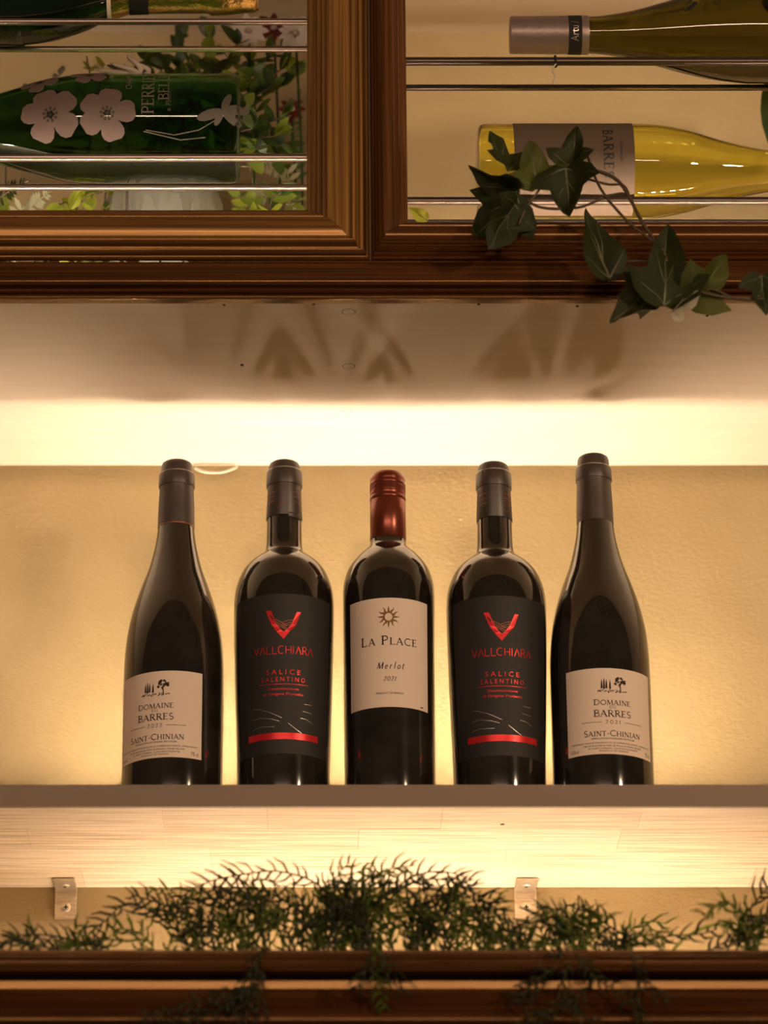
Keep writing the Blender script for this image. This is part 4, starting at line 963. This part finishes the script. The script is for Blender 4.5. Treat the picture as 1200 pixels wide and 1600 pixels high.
# low yellow-green shoots
br = [[Vector((P(120, 340, -0.17).x, -0.17, CB_T)), P(118, 345, -0.17), P(128, 312, -0.18)], [Vector((P(120, 340, -0.17).x + 0.01, -0.17, CB_T)), P(112, 340, -0.18), P(92, 318, -0.19)], [Vector((P(120, 340, -0.17).x + 0.02, -0.17, CB_T)), P(140, 330, -0.17), P(160, 300, -0.17)]]
leafy('leafy_shoot', 'yellow-green leafy shoots low behind the green bottle near its neck', br[0][0], br, 23, (0.014, 0.020), [BOXL[2], BOXL[6], BOXL[7]], 0.012)
br = [[Vector((P(390, 340, -0.17).x, -0.17, CB_T)), P(392, 345, -0.17), P(372, 305, -0.18)], [Vector((P(400, 340, -0.17).x, -0.17, CB_T)), P(420, 335, -0.18), P(440, 300, -0.20)], [Vector((P(430, 340, -0.16).x, -0.16, CB_T)), P(440, 335, -0.17), P(470, 315, -0.18)]]
leafy('leafy_shoot', 'yellow-green leafy shoots low behind the base of the green bottle', br[0][0], br, 24, (0.014, 0.022), [BOXL[0], BOXL[2], BOXL[6]], 0.011)
# fern fronds
def frond(label, pts, m, wid, n=16):
    q = crom(pts, 8); t = thing('fern_frond', label, 'fern', q[0], 'fern fronds inside the cabinet')
    q = [p - q[0] for p in q]
    MB().tube(q, [0.0011 * (1 - 0.6 * i / len(q)) for i in range(len(q))], 5).build('stem', M_twig if m is M_needled else m, t, smooth=True)
    me = MB().add([(0, 0, 0), (0.16, 0.3, 0.03), (0.17, 0.65, 0.05), (0, 1, 0), (-0.17, 0.65, 0.05), (-0.16, 0.3, 0.03)], [(0, 1, 2, 3), (0, 3, 4, 5)]).mesh('leaflet', m, True)
    tot = len(q) - 1; vis = int(tot * 0.12)
    for k in range(n):
        f_ = 0.12 + 0.87 * k / n; i = min(tot - 1, int(f_ * tot)); p = q[i]; tg = (q[i+1] - q[i]).normalized()
        for sd in (-1, 1):
            ax = tg.cross(Vector((0, -1, 0))).normalized() * sd; y = (ax + tg * 0.55).normalized(); z = y.cross(tg).normalized()
            x = y.cross(z); s = wid * (0.35 + 0.65 * math.sin(PI * min(1, (f_ * 0.8 + 0.2))))
            mx = Matrix((x*s, y*s, z*s)).transposed().to_4x4(); mx.translation = p; inst(me, 'leaflet', t, mx)
zf = lambda u, y: Vector((P(u, 335, y).x, y, CB_T))
frond('dark fern frond crossing the neck of the green bottle', [zf(-60, -0.2), P(-30, 345, -0.22), P(5, 305, -0.25), P(45, 282, -0.27)], M_needled, 0.014)
frond('pale fern frond low beside the vase near the bottle neck', [zf(20, -0.16), P(28, 350, -0.16), P(50, 322, -0.17), P(80, 298, -0.18)], M_palefern, 0.013)
frond('pale fern frond drooping behind the base of the green bottle', [zf(445, -0.12), P(452, 300, -0.13), P(430, 264, -0.14), P(378, 260, -0.16)], M_palefern, 0.013)
frond('pale fern frond low in the corner of the gilded frame', [zf(380, -0.13), P(395, 320, -0.15), P(420, 308, -0.16), P(474, 332, -0.17)], M_palefern, 0.012)
frond('green fern frond standing at the edge of the gilded frame', [zf(450, -0.11), P(462, 300, -0.11), P(455, 225, -0.12), P(470, 140, -0.13)], M_box[0], 0.013)
frond('pale green fern frond by the bottom corner under the bottle neck', [zf(-20, -0.14), P(-12, 350, -0.15), P(2, 325, -0.16), P(24, 300, -0.18)], M_box[1], 0.012)
# dried spray and twigs above the green bottle
spray = thing('dried_flower', 'curled dried brown and white flower above the green champagne bottle', 'flower', Vector((P(205, 130, -0.2).x, -0.19, CB_T)))
MB().tube(crom([Vector((0, 0, 0)), P(200, 190, -0.19) - spray.location, P(208, 125, -0.2) - spray.location]), 0.0014, 6).build('stem', M_twig, spray, smooth=True)
rg = random.Random(31)
for k in range(15):
    c = P(208 + rg.uniform(-8, 8), 122, -0.2) - spray.location; a = rg.uniform(-1.2, 1.0); L = rg.uniform(0.014, 0.026)
    d = Vector((math.sin(a), rg.uniform(-0.4, 0.2), math.cos(a))); q = [c + d * (L * t / 6) + Vector((0.006 * math.sin(t * 0.8), 0, -0.004 * (t / 6) ** 2)) for t in range(7)]
    MB().tube(q, [0.0008, 0.0018, 0.0024, 0.0024, 0.002, 0.0016, 0.0008], 6).build('petal', M_dry if k % 3 else M_twig, spray, smooth=True)
tw = thing('budding_twig', 'thin dark budding twig above the neck of the green bottle', 'twig', Vector((P(20, 300, -0.12).x, -0.12, CB_T)))
q = crom([Vector((0, 0, 0)), P(10, 200, -0.12) - tw.location, P(30, 145, -0.13) - tw.location, P(60, 140, -0.14) - tw.location])
MB().tube(q, 0.0008, 5).build('stem', M_twig, tw, smooth=True)
q2 = crom([P(12, 205, -0.12) - tw.location, P(70, 140, -0.13) - tw.location, P(98, 112, -0.14) - tw.location])
MB().tube(q2, 0.0008, 5).build('stem', M_twig, tw, smooth=True)
bud = MB().lathe([(-0.003, 0.0005), (-0.0015, 0.002), (0.0005, 0.0024), (0.002, 0.0016), (0.003, 0.0004)], 10).mesh('bud', M_twig, True)
for p in (q[-1], q[-3], q[-5], q[-7], q2[-1], q2[-2], q2[-4]): inst(bud, 'bud', tw, Matrix.Translation(p + Vector((0, 0, 0.003))))
# flowers near the upper rods
def daisy(label, u, v, y, rad, m, n=11):
    c = P(u, v, y); t = thing('artificial_flower', label, 'flower', (c.x, y, CB_T), 'artificial flowers behind the upper rods'); h = c.z - CB_T
    MB().tube(crom([(0, 0, 0), (0.006, 0.004, h * 0.5), (0, 0, h)]), 0.0012, 6).build('stem', M_box[2], t, smooth=True)
    pet = oval_leaf(m, -0.25); rg2 = random.Random(int(u))
    for k in range(n):
        a = 2 * PI * k / n; y_ = Vector((math.cos(a), -0.35, math.sin(a))).normalized(); z_ = Vector((0, -1, 0)); x_ = y_.cross(z_).normalized(); z_ = x_.cross(y_); s = rad * rg2.uniform(0.85, 1.1)
        mx = Matrix((x_*s*0.8, y_*s, z_*s)).transposed().to_4x4(); mx.translation = (0, 0, h); inst(pet, 'petal', t, mx)
    MB().lathe([(-0.002, 0.001), (-0.001, 0.0035), (0.002, 0.003), (0.003, 0.001)], 12).build('flower_centre', M_dry, t, smooth=True, loc=(0, -0.002, h))
daisy('white artificial flower between the upper steel rods', 388, 50, -0.16, 0.017, M_white)
daisy('white artificial flower beside the gilded stile above the boxwood', 462, 54, -0.16, 0.018, M_white)
daisy('red artificial flower between the two white flowers', 428, 46, -0.14, 0.016, M_redp, 8)
daisy('red artificial flower low in the boxwood beside the gilded frame', 455, 172, -0.13, 0.012, M_redp, 8)
# broad leaf at the far side of the dark frame
lp = thing('broad_leaf_plant', 'broad dark green leaf hanging behind the olive bottle', 'plant', Vector((P(1225, 200, -0.10).x, -0.10, CB_T)))
me = oval_leaf(M_box[2], 0.2)
bm_ = P(1228, 262, -0.10) - lp.location
MB().tube(crom([Vector((0, 0, 0)), P(1230, 330, -0.10) - lp.location, bm_]), 0.003, 8).build('stem', M_box[0], lp, smooth=True)
for (tu, tv, s) in ((1203, 110, 1), (1240, 110, 1)):
    inst(me, 'leaf', lp, Matrix.Translation(-lp.location) @ place(P(1228, 262, -0.10), P(tu, tv, -0.12), 10, 0.62))
